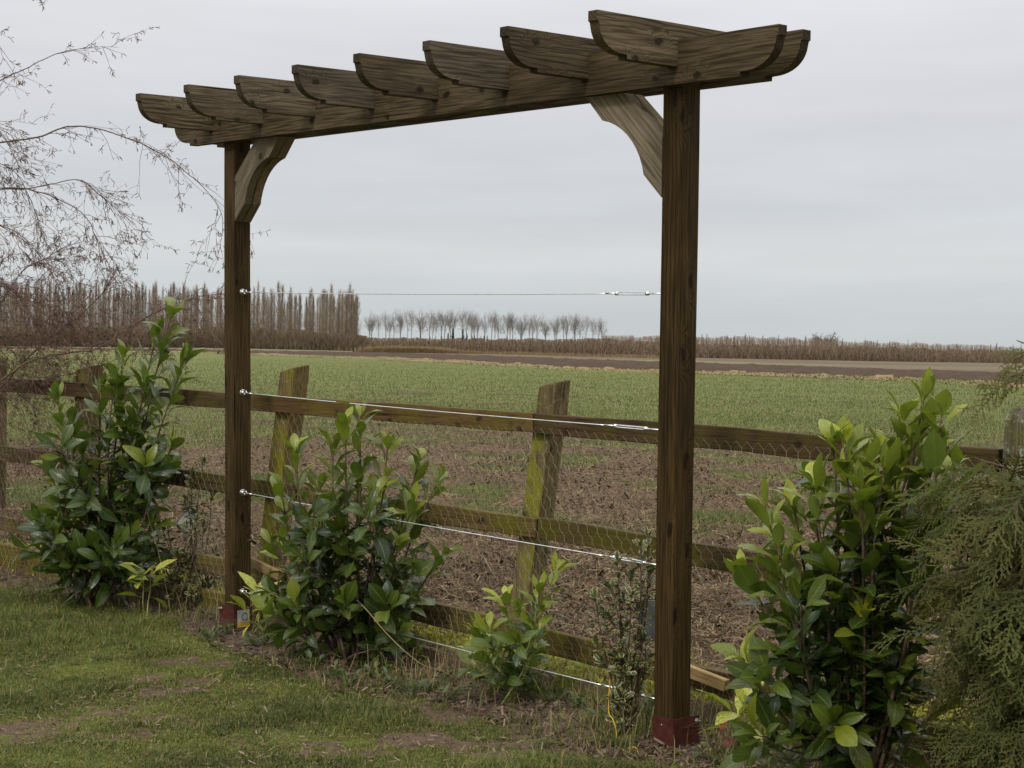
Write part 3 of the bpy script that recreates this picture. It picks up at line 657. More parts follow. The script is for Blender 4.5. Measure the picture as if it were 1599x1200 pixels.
    # training wires
    names = ['highest training wire of the pergola, stretched against the sky', 'second training wire from the top, crossing in front of the top fence rail', 'third training wire from the top, passing behind the middle laurel shrub', 'lowest training wire, stretched just above the flower bed soil']
    Rm = Rp
    for k in range(4):
        z = H0 - .7391 - .5 * k; p0 = np.array([w, 0, z]); org = T0 + Rm @ p0
        wr = empty('training_wire', (0, 0, 0), names[k], 'wire', 'training wires stretched between the pergola posts')
        wr.matrix_world = Matrix([[*Rp[i], org[i]] for i in range(3)] + [[0, 0, 0, 1]])
        Lw = L - 2 * w; e = .034
        # eye bolt: washer, dome, ring
        b = MB(); b.tube([(0, 0, 0), (.0015, 0, 0), (.002, 0, 0)], [.017, .017, .012], 18)
        b.tube([(.002, 0, 0), (.007, 0, 0), (.012, 0, 0), (.015, 0, 0)], [.013, .0125, .008, .004], 14)
        th_ = np.linspace(0, 2 * math.pi, 21); b.tube(np.stack([.025 + .011 * np.cos(th_), np.zeros(21), .011 * np.sin(th_)], 1), .003, 8, cap=False)
        b.build('eye_bolt', M['chrome'], wr, smooth=True)
        b = MB(); b.tube([(Lw, 0, 0), (Lw - .002, 0, 0)], [.014, .014], 14); b.tube([(Lw - .002, 0, 0), (Lw - .02, 0, 0)], .004, 8); b.tube(np.stack([Lw - .029 + .010 * np.cos(th_), np.zeros(21), .010 * np.sin(th_)], 1), .003, 8, cap=False); b.build('eye_bolt', M['chrome'], wr, smooth=True)
        # turnbuckle: two bars, ends, hooks
        ta, tb = Lw - .27, Lw - .11; zs = [.012, 0, 0, 0][k] * 0
        b = MB()
        for s in (-1, 1): b.tube([(ta, 0, s * .0025), (ta + .01, 0, s * .004), (tb - .01, 0, s * .004), (tb, 0, s * .0025)], .0026, 6)
        b.tube([(ta - .006, 0, 0), (ta + .006, 0, 0)], .0072, 8); b.tube([(tb - .006, 0, 0), (tb + .006, 0, 0)], .0072, 8)
        b.tube([(ta - .06, 0, 0), (ta - .006, 0, 0)], .0035, 6); b.tube([(tb + .006, 0, 0), (Lw - .036, 0, 0)], .0032, 6)
        b.build('turnbuckle', M['steel'], wr, smooth=True)
        b = MB(); xs = np.linspace(e - .004, ta - .05, 40); q = (xs - e) / (ta - e); sag = [-.006, -.006, -.005, -.006][k] * 4 * q * (1 - q)
        b.tube(np.stack([xs, np.zeros(40), sag], 1), .0023, 6)
        b.tube([(e, 0, 0), (e + .05, 0, -.001)], .0032, 6)
        b.build('cable', M['steel'], wr, smooth=True)
    return Rp, T0, H0
RP, TP, HP = build_pergola()

# ------------------------------------------------------------------ post and rail fence
def fplane(x, y, off=0.):
    "photo pixel -> point on the vertical plane of the fence, shifted off metres towards the field"
    d = ray(x, y); n = np.array([FN[0], FN[1], 0]); p0 = np.array([FA[0], FA[1], 0]) + n * off
    return CAMP + d * (n @ (p0 - CAMP)) / (n @ d)
FD3 = np.array([FD[0], FD[1], 0]); FN3 = np.array([FN[0], FN[1], 0]); UP = np.array([0, 0, 1.])
def fmat(o, org, xaxis):
    x = xaxis / np.linalg.norm(xaxis); y = FN3 - x * (x @ FN3); y /= np.linalg.norm(y); z = np.cross(x, y)
    o.matrix_world = Matrix([[x[i], y[i], z[i], org[i]] for i in range(3)] + [[0, 0, 0, 1]])
def board(parent, inv, name, mat, a, b, h0, h1, t, off):
    "board whose top edge runs from pixel a to pixel b on the fence plane"
    P, Q = fplane(*a, off), fplane(*b, off); Ln = np.linalg.norm(Q - P)
    mb = MB(); n = max(2, int(Ln / .25)); V = []
    xs = np.linspace(0, Ln, n + 1); jit = rng.normal(0, .0022, (n + 1, 2))
    for i, x in enumerate(xs):
        hh = h0 + (h1 - h0) * x / Ln
        V += [(x, 0, jit[i, 0]), (x, t, jit[i, 0] * .8), (x, t, -hh + jit[i, 1]), (x, 0, -hh + jit[i, 1])]
    F = [[i * 4 + j, i * 4 + 4 + j, i * 4 + 4 + (j + 1) % 4, i * 4 + (j + 1) % 4] for i in range(n) for j in range(4)] + [[0, 1, 2, 3], [n * 4 + 3, n * 4 + 2, n * 4 + 1, n * 4]]
    mb.add(V, np.array(F)); o = mb.build(name, M[mat], parent); fmat(o, P, Q - P); o.matrix_world = o.matrix_world; m = o.matrix_world.copy(); o.parent = parent; o.matrix_parent_inverse = inv; o.matrix_world = m
    bevel(o, .003, 1); return o
def build_fence():
    org = fplane(0, 880); root = empty('post_and_rail_fence', org, 'weathered brown post and rail fence with wire netting between garden and field', 'fence')
    bpy.context.view_layer.update(); inv = root.matrix_world.inverted()
    segs = [((-260, 572), (255, 606), .098, .098), ((250, 605.5), (700, 637.5), .095, .095), ((697, 636.5), (1060, 662), .093, .093), ((1056, 661), (1600, 706), .095, .095)]
    # top rail: overlapping lengths
    for i, (a, b, h0, h1) in enumerate([((-260, 573), (352, 613), .09, .085), ((353, 613), (833, 645.5), .086, .086), ((834, 645), (1560, 702), .088, .088)]):
        board(root, inv, 'rail', 'railwood', a, b, h0, h1, .038, .002 + .0)
    for a, b, h0, h1 in (((-260, 662), (462, 757.5), .09, .09), ((464, 757), (838, 810), .088, .088), ((840, 809), (1560, 926), .088, .088)):
        board(root, inv, 'rail', 'mossrail', a, b, h0, h1, .038, .002)
    for a, b, h0, h1 in (((-260, 757), (445, 891), .085, .095), ((447, 891), (818, 975), .10, .10), ((820, 976), (1600, 1165), .10, .10)):
        board(root, inv, 'rail', 'mossrail', a, b, h0, h1, .038, .002)
    for a, b in (((-260, 791), (420, 943)), ((422, 944), (810, 1053)), ((812, 1054), (1620, 1259))):
        board(root, inv, 'gravel_board', 'mossrail', a, b, .17, .17, .04, .001)
    # posts: (top px, bottom px, width, slant, material)
    def post(tl, tr, bl, br, mat, depth=.10, drop=.02, cap='slant', nm='fence_post'):
        off = .043
        TL, TR, BL, BR = fplane(*tl, off), fplane(*tr, off), fplane(*bl, off), fplane(*br, off)
        z = TL - BL; wv = FD3
        wd = abs((BR - BL) @ FD3)
        N3 = FN3 * depth; c = (BL + BR) / 2
        axis = (TL + TR) / 2 - c; axis = axis / np.linalg.norm(axis); Lp = np.linalg.norm((TL + TR) / 2 - c)
        mb = MB(); n = 8; V = []
        sc = np.linspace(-.12 / Lp, 1, n)
        for q in sc:
            j = rng.normal(0, .0012, 4)
            ctr = axis * Lp * q
            for k, (sx_, sy_) in enumerate(((-.5, 0), (.5, 0), (.5, 1), (-.5, 1))): V.append(ctr + FD3 * (wd * sx_ + j[k]) + N3 * sy_)
        V = np.array(V); base = (n - 1) * 4
        hl = (TL - (TL + TR) / 2)[2]; hr = -hl
        V[base + 0, 2] += hl - .0; V[base + 3, 2] += hl + drop; V[base + 1, 2] += hr; V[base + 2, 2] += hr + drop
        F = [[i * 4 + j, i * 4 + (j + 1) % 4, i * 4 + 4 + (j + 1) % 4, i * 4 + 4 + j] for i in range(n - 1) for j in range(4)] + [[3, 2, 1, 0], [base, base + 1, base + 2, base + 3]]
        mb.add(V, np.array(F)); o = mb.build(nm, M[mat], root); o.location = tuple(c - org)
        bevel(o, .006, 2); return o
    post((437, 581), (461, 574), (404, 860), (426, 866), 'fencepost', .10, .015)
    post((842, 604), (868, 597), (798, 930), (824, 938), 'fencepost', .10, .012)
    post((118, 578), (139, 572), (112, 800), (132, 806), 'fencepost', .10, .012)
    post((-30, 566), (-10, 562), (-32, 760), (-12, 766), 'fencepost', .10, .012)
    # lichened round topped post at the right
    mb = MB(); c = fplane(1592, 1180, .06); top = fplane(1592, 632, .06)[2]; n = 14; V = []; wx, wy = .085, .10
    zs = list(np.linspace(-.2, top - .05, 7)) + [top - .03, top - .012, top - .002]; ws = [1] * 7 + [.93, .78, .45]
    pr = [(math.copysign(abs(math.cos(a)) ** .55, math.cos(a)), math.copysign(abs(math.sin(a)) ** .55, math.sin(a))) for a in np.arange(20) / 20 * 2 * math.pi]
    for z, s in zip(zs, ws):
        for px_, py_ in pr: V.append(FD3 * px_ * wx * s * (1 + rng.normal(0, .012)) + FN3 * py_ * wy * s + UP * z + (FD3 * .03 * (z / top)))
    F = [[i * 20 + j, i * 20 + (j + 1) % 20, i * 20 + 20 + (j + 1) % 20, i * 20 + 20 + j] for i in range(len(zs) - 1) for j in range(20)]
    mb.add(V, [np.array(F), np.arange(20)[None] + (len(zs) - 1) * 20]); o = mb.build('fence_post', M['lichenpost'], root); o.location = tuple(np.array([c[0], c[1], 0]) - org)
    o['label'] = 'thick rounded fence post crusted with pale lichen'
    # battens: fresh timber on the gravel board
    for a, b, lab in (((394, 873), (436, 894), 'pale sawn timber batten leaning behind the left pergola post'), ((1076, 1041), (1133, 1063), 'pale sawn timber offcut beside the right pergola post')):
        P, Q = fplane(*a, -.06), fplane(*b, -.06); P = P - (Q - P) * (.3 if a[0] < 500 else .55); L_ = np.linalg.norm(Q - P)
        mb = MB(); mb.box(0, L_, 0, .03, -.045, 0); o = mb.build('timber_batten', M['freshwood']); fmat(o, P, Q - P); bevel(o, .002, 1); tag(o, lab, 'batten')
    # hexagonal netting, pinned to the garden side of the rails
    P0, P1 = fplane(-60, 880, -.012), fplane(1590, 1190, -.012); Ln = np.linalg.norm((P1 - P0)[:2])
    a, hh = .029, .016; dx = .052; dz = .046
    S0, S1 = [], []
    nx = int(Ln / dx) + 2; nz = int(1.10 / dz)
    for j in range(nz):
        ox = (j % 2) * dx / 2
        x = np.arange(nx) * dx + ox; z = j * dz + .04; one = np.ones(nx)
        jx = lambda: rng.normal(0, .0022, nx)
        S0.append(np.stack([x, z * one], 1)); S1.append(np.stack([x, (z + .020) * one], 1))
        S0.append(np.stack([x, (z + .020) * one], 1)); S1.append(np.stack([x + dx / 2, (z + dz) * one], 1))
        S0.append(np.stack([x, (z + .020) * one], 1)); S1.append(np.stack([x - dx / 2, (z + dz) * one], 1))
    S0, S1 = np.concatenate(S0), np.concatenate(S1)
    def w3(S):
        x, z = S[:, 0], S[:, 1]
        x = x + .010 * (vnoise(x * 5, z * 5, 3) - .5) * 2; z2 = z + .012 * (vnoise(x * 4, z * 6, 5) - .5) * 2
        topz = 1.145 - .012 * x / Ln * 3; z2 = np.minimum(z2, topz + .01 * vnoise(x * 9, z, 1))
        off = -.004 - .022 * vnoise(x * 2.1, z * 2.3, 7)
        # follow the lean: netting lies close over rails
        return np.array([P0[0], P0[1], 0])[None] + FD3[None] * x[:, None] + UP[None] * z2[:, None] + FN3[None] * off[:, None]
    mb = MB(); mb.segs(w3(S0) , w3(S1), .0006, .0006)
    org2 = (P0[0], P0[1], 0); o = mb.build('wire_netting', M['netwire'], origin=org2); o.location = org2; tag(o, 'hexagonal wire netting hung over the garden side of the fence', 'netting')
build_fence()

# ------------------------------------------------------------------ leaves and shrubs
def leaf_template(shape, nrow=6, fold=.18, droop=.18, wave=0.):
    "length 1 along +X, width along Y, upper face +Z; returns verts, faces, attr"
    V, A = [], []
    for i in range(nrow + 1):
        t = i / nrow; wd = np.interp(t, np.linspace(0, 1, len(shape)), shape)
        z = droop * (t * .6 - t * t * 1.1)
        for s, q in ((-1, 1.), (-.5, .5), (0, 0.), (.5, .5), (1, 1.)):
            V.append((t, s * wd, z + abs(s) * fold * wd * 1.6 - (abs(s) ** 2) * fold * wd * .7 + wave * math.sin(t * 17 + s * 2) * abs(s)))
            A.append((0, 0, q, 0))
    F = [[i * 5 + j, i * 5 + 5 + j, i * 5 + 6 + j, i * 5 + 1 + j] for i in range(nrow) for j in range(4)]
    A = np.array(A, float); A[:, 3] = [v[0] - 1 for v in V]
    return np.array(V, float), np.array(F), A
LAUREL = [leaf_template([.012, .014, .08, .14, .19, .22, .225, .2, .135, .012], 8, .22, .22, .006), leaf_template([.012, .014, .06, .11, .15, .17, .175, .155, .10, .01], 8, .45, .5, .012), leaf_template([.012, .02, .08, .145, .18, .20, .19, .15, .09, .01], 8, .12, -.12, .015), leaf_template([.012, .014, .08, .14, .18, .21, .22, .19, .13, .04], 8, .3, .7, .02)]
AUC = leaf_template([.01, .02, .1, .16, .19, .19, .17, .13, .07, .01], 7, .2, .3, .012)
HOL = leaf_template([.03, .2, .28, .22, .33, .22, .30, .18, .02], 8, .35, .2, .05)
def frames(Dv, Nv):
    X = Dv / np.linalg.norm(Dv, axis=1)[:, None]; Z = Nv - X * (X * Nv).sum(1)[:, None]; Z /= np.linalg.norm(Z, axis=1)[:, None] + 1e-9
    return np.stack([X, np.cross(Z, X), Z], 1)
def curve(P, n):
    "smooth path through points (Catmull-Rom)"
    P = np.asarray(P, float); Q = np.vstack([2 * P[0] - P[1], P, 2 * P[-1] - P[-2]]); out = []
    m = len(P) - 1; ts = np.linspace(0, m - 1e-6, n)
    for t in ts:
        i = int(t); u = t - i; a, b, c, d = Q[i:i + 4]
        out.append(.5 * ((2 * b) + (c - a) * u + (2 * a - 5 * b + 4 * c - d) * u * u + (3 * b - a - 3 * c + d) * u ** 3))
    return np.array(out)
def shoots_to_leaves(mb, path, f0, spacing, size, tmpl, young_tip=.8, up=(30, 75), sz_var=.2, petiole=.015, stemmb=None, stem_r=.005, cluster=True, rnd0=0.):
    seg = np.diff(path, axis=0); Ls = np.concatenate([[0], np.cumsum(np.linalg.norm(seg, axis=1))]); L = Ls[-1]
    ss = np.arange(f0 * L, L, spacing)
    # crowd the tip
    if cluster: ss = np.concatenate([ss, L - rng.uniform(0, spacing * 1.2, 3)])
    ss = np.sort(ss); n = len(ss)
    P = np.stack([np.interp(ss, Ls, path[:, k]) for k in range(3)], 1)
    T = np.stack([np.interp(ss, (Ls[1:] + Ls[:-1]) / 2, seg[:, k]) for k in range(3)], 1); T /= np.linalg.norm(T, axis=1)[:, None]
    ref = np.array([.3, .9, .1]); A = np.cross(T, ref); A /= np.linalg.norm(A, axis=1)[:, None]; B = np.cross(T, A)
    ph = rng.uniform(0, 6.28) + np.arange(n) * 2.4 + rng.normal(0, .3, n); R = A * np.cos(ph)[:, None] + B * np.sin(ph)[:, None]
    q = (ss / L - f0) / (1 - f0)          # 0 bottom .. 1 tip
    el = np.radians(up[0] + (up[1] - up[0]) * q ** 1.6 + rng.normal(0, 11, n))   # angle from horizontal spread to erect
    D = R * np.cos(el)[:, None] + T * np.sin(el)[:, None]; N = -R * np.sin(el)[:, None] + T * np.cos(el)[:, None] + rng.normal(0, .22, (n, 3))
    sz = size * (1 + rng.normal(0, sz_var, n)) * (1 - .32 * np.clip((q - .9) / .1, 0, 1)) * (.8 + .25 * q); sz = np.clip(sz, size * .45, size * 1.35)
    Mx = frames(D, N) * sz[:, None, None]
    Mx[:, 1] *= rng.uniform(.85, 1.12, n)[:, None]
    yg = np.clip((q - .55) / .4, 0, 1) * young_tip * rng.uniform(.4, 1.1, n) + np.where(rng.random(n) < .05, .35, 0)
    at_i = A4(np.clip(rng.uniform(0, 1, n) ** 1.1 + rnd0, 0, 1), np.clip(yg, 0, 1), 0, 1); tl_ = tmpl if isinstance(tmpl, list) else [tmpl]; pk = rng.integers(0, len(tl_), n)
    for q_, (tv, tf, ta) in enumerate(tl_):
        m_ = pk == q_
        if m_.any(): mb.inst(tv, tf, Mx[m_], (P + D * petiole)[m_], ta, at_i[m_])
    if stemmb is not None:
        stemmb.segs(P, P + D * petiole * 1.25, .0016, .0012)
        r = np.linspace(stem_r, stem_r * .4, len(path)); stemmb.tube(path, r, 6, cap=True)
def shrub(name, base_px, tips, label, cat, leafmat_, tmpl, size, spacing, f0=.3, group=None, dz=.25, filler=0, stemmat='bark', base_depth=None, spread=.05, young=.8, up=(28, 72), stem_r=.008, side=True, curvein=.5, rnd0=0., fill_l=.32, xl=None, parts=('foliage', 'stem')):
    base = ground(*base_px) if base_depth is None else at(base_px[0], base_px[1], base_depth)
    D0 = base[1]; lm, sm = MB(), MB(); fl_ = fill_l * size / .14
    tl = []
    for t in tips:
        x, y = t[:2]; dd = t[2] if len(t) > 2 else rng.uniform(-dz, dz); tl.append(at(x, y, D0 + dd))
    for p in tl:
        b = base + np.array([rng.normal(0, spread), rng.normal(0, spread), 0]); b[2] = 0.
        h = p - b; m1 = b + h * .35 + np.array([h[0] * .12, h[1] * .12, h[2] * .0]); m2 = b + h * .72 + np.array([h[0] * .06, h[1] * .06, 0]) + rng.normal(0, .012, 3)
        path = curve([b, m1, m2, p], 22); shoots_to_leaves(lm, path, f0, spacing, size, tmpl, young, up, stemmb=sm, stem_r=stem_r, rnd0=rnd0)
        if side:
            for q in range(filler):
                i = int(rng.uniform(.12, .7) * 21); o = path[i]; az = rng.uniform(0, 6.28); l = rng.uniform(.5, 1.) * fl_
                e = o + np.array([math.cos(az) * l, math.sin(az) * l, rng.uniform(.05, .65) * fl_]); 
                if e[2] < .06: e[2] = .06
                ex = 800 + FPX * e[0] / e[1] - (e[2] - EYE) * .021 / e[1] * FPX
                if xl and not (xl[0] < ex < xl[1]): e[0] = 1.4 * o[0] - .4 * e[0]
                pp = curve([o, (o + e) / 2 + np.array([0, 0, -.015]), e], 8); shoots_to_leaves(lm, pp, .25, spacing, size * .95, tmpl, young * .25, (25, 60), stemmb=sm, stem_r=stem_r * .5, rnd0=rnd0 * .5)
    root = empty(name, base, label, cat, group)
    lm.build(parts[0], M[leafmat_], root, base, smooth=True); sm.build(parts[1], M[stemmat], root, base, smooth=True)
    return root
G_L = 'cherry laurel shrubs'
shrub('laurel_shrub', (150, 922), [(268, 492, .0), (245, 520), (290, 560), (192, 560), (158, 612), (90, 625), (112, 668), (78, 735), (62, 812), (268, 700), (256, 742), (212, 660), (130, 715), (182, 738), (225, 610), (100, 770), (240, 820), (85, 830), (200, 800), (150, 850), (120, 880), (225, 870), (180, 590)],
      'tall dark green laurel shrub left of the pergola, reaching above the fence', 'laurel shrub', 'laurel', LAUREL, .136, .027, .22, G_L, .16, 2, xl=(50, 262), base_depth=8.9, up=(18, 66), young=.35)
shrub('laurel_shrub', (548, 1032), [(562, 652, .0), (540, 668), (462, 708), (520, 705), (606, 700), (655, 722, .05), (684, 752, .05), (440, 765), (497, 765), (425, 852), (690, 870), (644, 792), (590, 780), (560, 760), (455, 860), (620, 860), (510, 850), (480, 930), (640, 940), (560, 930), (430, 960), (590, 990), (520, 985)],
      'bushy laurel shrub growing through the wires between the pergola posts', 'laurel shrub', 'laurel', LAUREL, .120, .026, .2, G_L, .2, 2, xl=(440, 665), up=(18, 66), young=.6)
shrub('laurel_shrub', (1345, 1225), [(1442, 628, .0), (1412, 655, .0), (1470, 655), (1302, 698), (1320, 700), (1195, 795), (1240, 790), (1345, 765), (1275, 820), (1380, 745), (1170, 905), (1215, 900), (1168, 1040), (1375, 705), (1350, 728), (1430, 690), (1465, 700), (1400, 735), (1490, 735, .1), (1300, 900), (1400, 850), (1455, 800), (1240, 1000), (1350, 960), (1430, 980), (1280, 1080), (1390, 1090), (1320, 1150), (1470, 1100), (1250, 1130), (1225, 850), (1270, 760)],
      'large light green tipped laurel shrub right of the pergola, against the conifer', 'laurel shrub', 'laurel', LAUREL, .132, .030, .2, G_L, .16, 1, xl=(1210, 1460), base_depth=5.40, up=(20, 68), young=.75)
shrub('laurel_shrub', (800, 1092), [(868, 890, .0), (842, 925), (790, 935), (812, 960), (765, 985), (838, 990), (775, 1040), (820, 1040)],
      'small young bright green laurel behind the lowest wire', 'laurel shrub', 'laurel', LAUREL, .10, .022, .15, G_L, .1, 1, xl=(760, 860), stemmat='greenstem', young=1., stem_r=.005, rnd0=.5, up=(15, 60))
G_A = 'yellow spotted laurels'
AU = dict(leafmat_='aucuba', tmpl=AUC, group=G_A, stemmat='greenstem', cat='spotted laurel', side=False, stem_r=.004, young=.6)
shrub('spotted_laurel', (230, 962), [(234, 893, 0), (222, 903, 0)], 'small yellow spotted laurel at the foot of the tall left shrub', size=.15, spacing=.03, f0=.45, up=(12, 50), **AU)
shrub('spotted_laurel', (398, 992), [(408, 930, 0), (388, 948, 0), (415, 962, 0)], 'yellow spotted laurel leaning on the left pergola post anchor', size=.125, spacing=.04, f0=.35, up=(8, 60), **AU)
shrub('spotted_laurel', (742, 1068), [(744, 985, 0), (735, 1010, 0), (752, 1015, 0)], 'narrow pale yellow spotted laurel beside the young laurel', size=.075, spacing=.022, f0=.3, up=(15, 70), **AU)
shrub('spotted_laurel', (1160, 1182), [(1162, 1105, 0), (1150, 1118, 0)], 'spotted laurel with broad yellow leaves right of the right pergola post', size=.14, spacing=.028, f0=.55, up=(2, 45), **AU)
G_H = 'variegated hollies'
HO = dict(leafmat_='holly', tmpl=HOL, group=G_H, cat='holly', stem_r=.005, up=(5, 60), young=.2)
shrub('variegated_holly', (302, 952), [(318, 722, 0), (300, 735, 0), (330, 770, .05), (292, 775, 0), (305, 800, 0), (318, 820, 0), (262, 822, .05), (250, 815, 0), (280, 870, 0), (335, 865, .1), (265, 880, 0), (345, 880, .1), (300, 880, 0)],
      'thin cream edged holly left of the left pergola post', size=.038, spacing=.009, f0=.68, dz=.06, spread=.02, filler=3, fill_l=.30, xl=(245, 345), **HO)
shrub('variegated_holly', (985, 1150), [(1012, 840, .05), (1000, 858, 0), (965, 880, 0), (985, 900, 0), (1015, 900, 0), (955, 920, 0), (930, 932, 0), (945, 960, 0), (1000, 950, 0), (975, 985, 0), (1008, 1000, 0), (960, 1040, 0), (965, 1090, 0), (1010, 1030, 0), (992, 1010, 0)],
      'cream edged holly left of the right pergola post', size=.038, spacing=.010, f0=.68, dz=.07, spread=.015, filler=2, fill_l=.30, xl=(925, 1016), rnd0=.3, **HO)

def conifer():
    base = np.array([*at(1700, 1200, 4.9)[:2], 0.]); sm, lm = MB(), MB()
    # flat spray template
    segs0, segs1, rr, yg = [], [], [], []
    def spray(o, d, side, l, depth):
        n = max(3, int(l / .011)); p = o.copy(); pts = [p.copy()]
        for i in range(n):
            d = d + np.array([0, 0, -.02]); d /= np.linalg.norm(d); q = p + d * l / n; segs0.append(p.copy()); segs1.append(q.copy()); rr.append(.0021 if depth else .0024); yg.append((i / n * (.5 if depth else .25) + (.25 if depth == 2 else 0)) * .4); p = q
            if depth < 2 and i > 0:
                s = 1 if i % 2 else -1; sd = d * .78 + side * s * .6 + rng.normal(0, .13, 3); sl = (l * (.46 - .32 * i / n) if depth == 0 else l * .32) * rng.uniform(.45, 1.1)
                if sl > .007: spray(p, sd / np.linalg.norm(sd), side, sl, depth + 1)
    templates = []
    for k in range(4):
        segs0, segs1, rr, yg = [], [], [], []
        spray(np.zeros(3), np.array([1., 0, 0.]), np.array([0, 1., 0]), [.16, .2, .13, .18][k], 0)
        m = MB(); S0, S1 = np.array(segs0), np.array(segs1); S1 = S1 + (S1 - S0) * .15
        # flattened scale shoots
        D = S1 - S0; W = np.cross(D, [0, 0, 1.]); W /= np.linalg.norm(W, axis=1)[:, None]; r = np.array(rr)[:, None]
        V = np.stack([S0 - W * r * .7, (S0 + S1) / 2 - W * r * 1.5, S1, (S0 + S1) / 2 + W * r * 1.5, S0 + W * r * .7], 1); V[:, [1, 3], 2] += .0006
        n = len(S0); b = np.arange(n)[:, None] * 5
        F = np.concatenate([b + np.array([[0, 1, 2, 3]]), ]); F2 = b + np.array([[0, 3, 4, 4]])
        A = np.zeros((n * 5, 4)); A[:, 1] = np.repeat(np.array(yg), 5); A[:, 2] = .5
        templates.append((V.reshape(-1, 3), F, A))
    def place(P, D, N, k, dead):
        tv, tf, ta = templates[k]; n = len(P); sc = rng.uniform(.8, 1.45, n)
        lm.inst(tv, tf, frames(D, N) * sc[:, None, None], P, ta, A4(rng.random(n), dead, 0, 0))
    def branch(path, dens=1., dead=0.):
        sm.tube(path, np.linspace(.006, .0015, len(path)), 5)
        L = np.linalg.norm(np.diff(path, axis=0), axis=1).sum(); n = int(L / .06 * dens) + 3
        u = np.sort(rng.uniform(.12, 1., n)) * (len(path) - 1); i = np.minimum(u.astype(int), len(path) - 2)
        P = path[i] + (path[i + 1] - path[i]) * (u - i)[:, None]; T = path[i + 1] - path[i]; T /= np.linalg.norm(T, axis=1)[:, None]
        S = np.cross(T, UP); S /= np.linalg.norm(S, axis=1)[:, None]; s = np.where(np.arange(n) % 2, 1, -1)[:, None]
        D = T * .7 + S * s * rng.uniform(.2, .8, n)[:, None] + np.array([0, 0, -.45]) + rng.normal(0, .3, (n, 3)); N = UP + rng.normal(0, .45, (n, 3)) + np.array([0, -.5, 0])
        kk = rng.integers(0, 4, n)
        for k in range(4):
            m = kk == k
            if m.any(): place(P[m], D[m], N[m], k, np.clip(rng.normal(dead, .18, m.sum()), 0, 1))
    tips = [(1582, 532, .15), (1568, 590, .0), (1500, 715), (1450, 760), (1440, 800), (1500, 770), (1545, 745), (1425, 905), (1460, 880), (1480, 880), (1520, 850), (1560, 800), (1590, 770),
            (1470, 970), (1500, 950), (1540, 930), (1580, 900), (1490, 1040), (1520, 1020), (1560, 1000), (1595, 980), (1480, 1120), (1520, 1100), (1560, 1080), (1590, 1060), (1500, 1190), (1540, 1160), (1580, 1140), (1520, 1235), (1570, 1210),
            (1600, 700), (1530, 800), (1575, 850), (1600, 1180), (1550, 1050), (1510, 900), (1585, 730), (1610, 830), (1620, 940), (1500, 1215), (1550, 880), (1600, 1110)]
    tips = [((x_ + (22 if y_ > 650 else 6)), y_, *z_) for x_, y_, *z_ in tips]
    for t in tips:
        x, y = t[:2]; dd = t[2] if len(t) > 2 else rng.uniform(-.28, .3); p = at(x, y, 4.9 + dd)
        tr = base.copy(); tr[2] = max(.1, p[2] - rng.uniform(.0, .35)); tr[:2] += rng.normal(0, .05, 2)
        m = (tr + p) / 2 + np.array([0, 0, rng.uniform(.03, .12)]); path = curve([tr, m, p], 16)
        branch(path[4:] if y > 720 else path[9:], 1.0 if y > 720 else .5, .1 if rng.random() < .7 else .55)
        for q in range(2 if y > 760 else 0):
            i = rng.integers(5, 13); e = path[i] + np.array([rng.uniform(-.22, .05), rng.uniform(-.25, .1), rng.uniform(-.12, .05)]); branch(curve([path[i], (path[i] + e) / 2 + np.array([0, 0, .02]), e], 8), .9 if y > 650 else .0, .1)
    # body of the tree outside the frame and deep inside
    for k in range(120):
        z = rng.uniform(.1, 1.0); az = rng.uniform(0, 6.28); r = rng.uniform(.25, .6) * (1 - z / 3.2); tr = np.array([base[0], base[1], z]); e = tr + np.array([math.cos(az) * r, math.sin(az) * r, rng.uniform(-.1, .1)])
        if e[0] / e[1] < .31 + (.0 if z < 1.0 else .05): continue
        branch(curve([tr, (tr + e) / 2 + np.array([0, 0, .05]), e], 10), .8, .1)
    root = empty('conifer_tree', base, 'feathery green conifer with drooping sprays at the right edge', 'conifer')
    lm.build('foliage', M['conifer'], root, base); sm.tube([base - [0, 0, .1], base + [0, 0, .7], base + [0, 0, 1.35]], [.05, .035, .01], 10); sm.build('branches', M['bark'], root, base, smooth=True)
conifer()

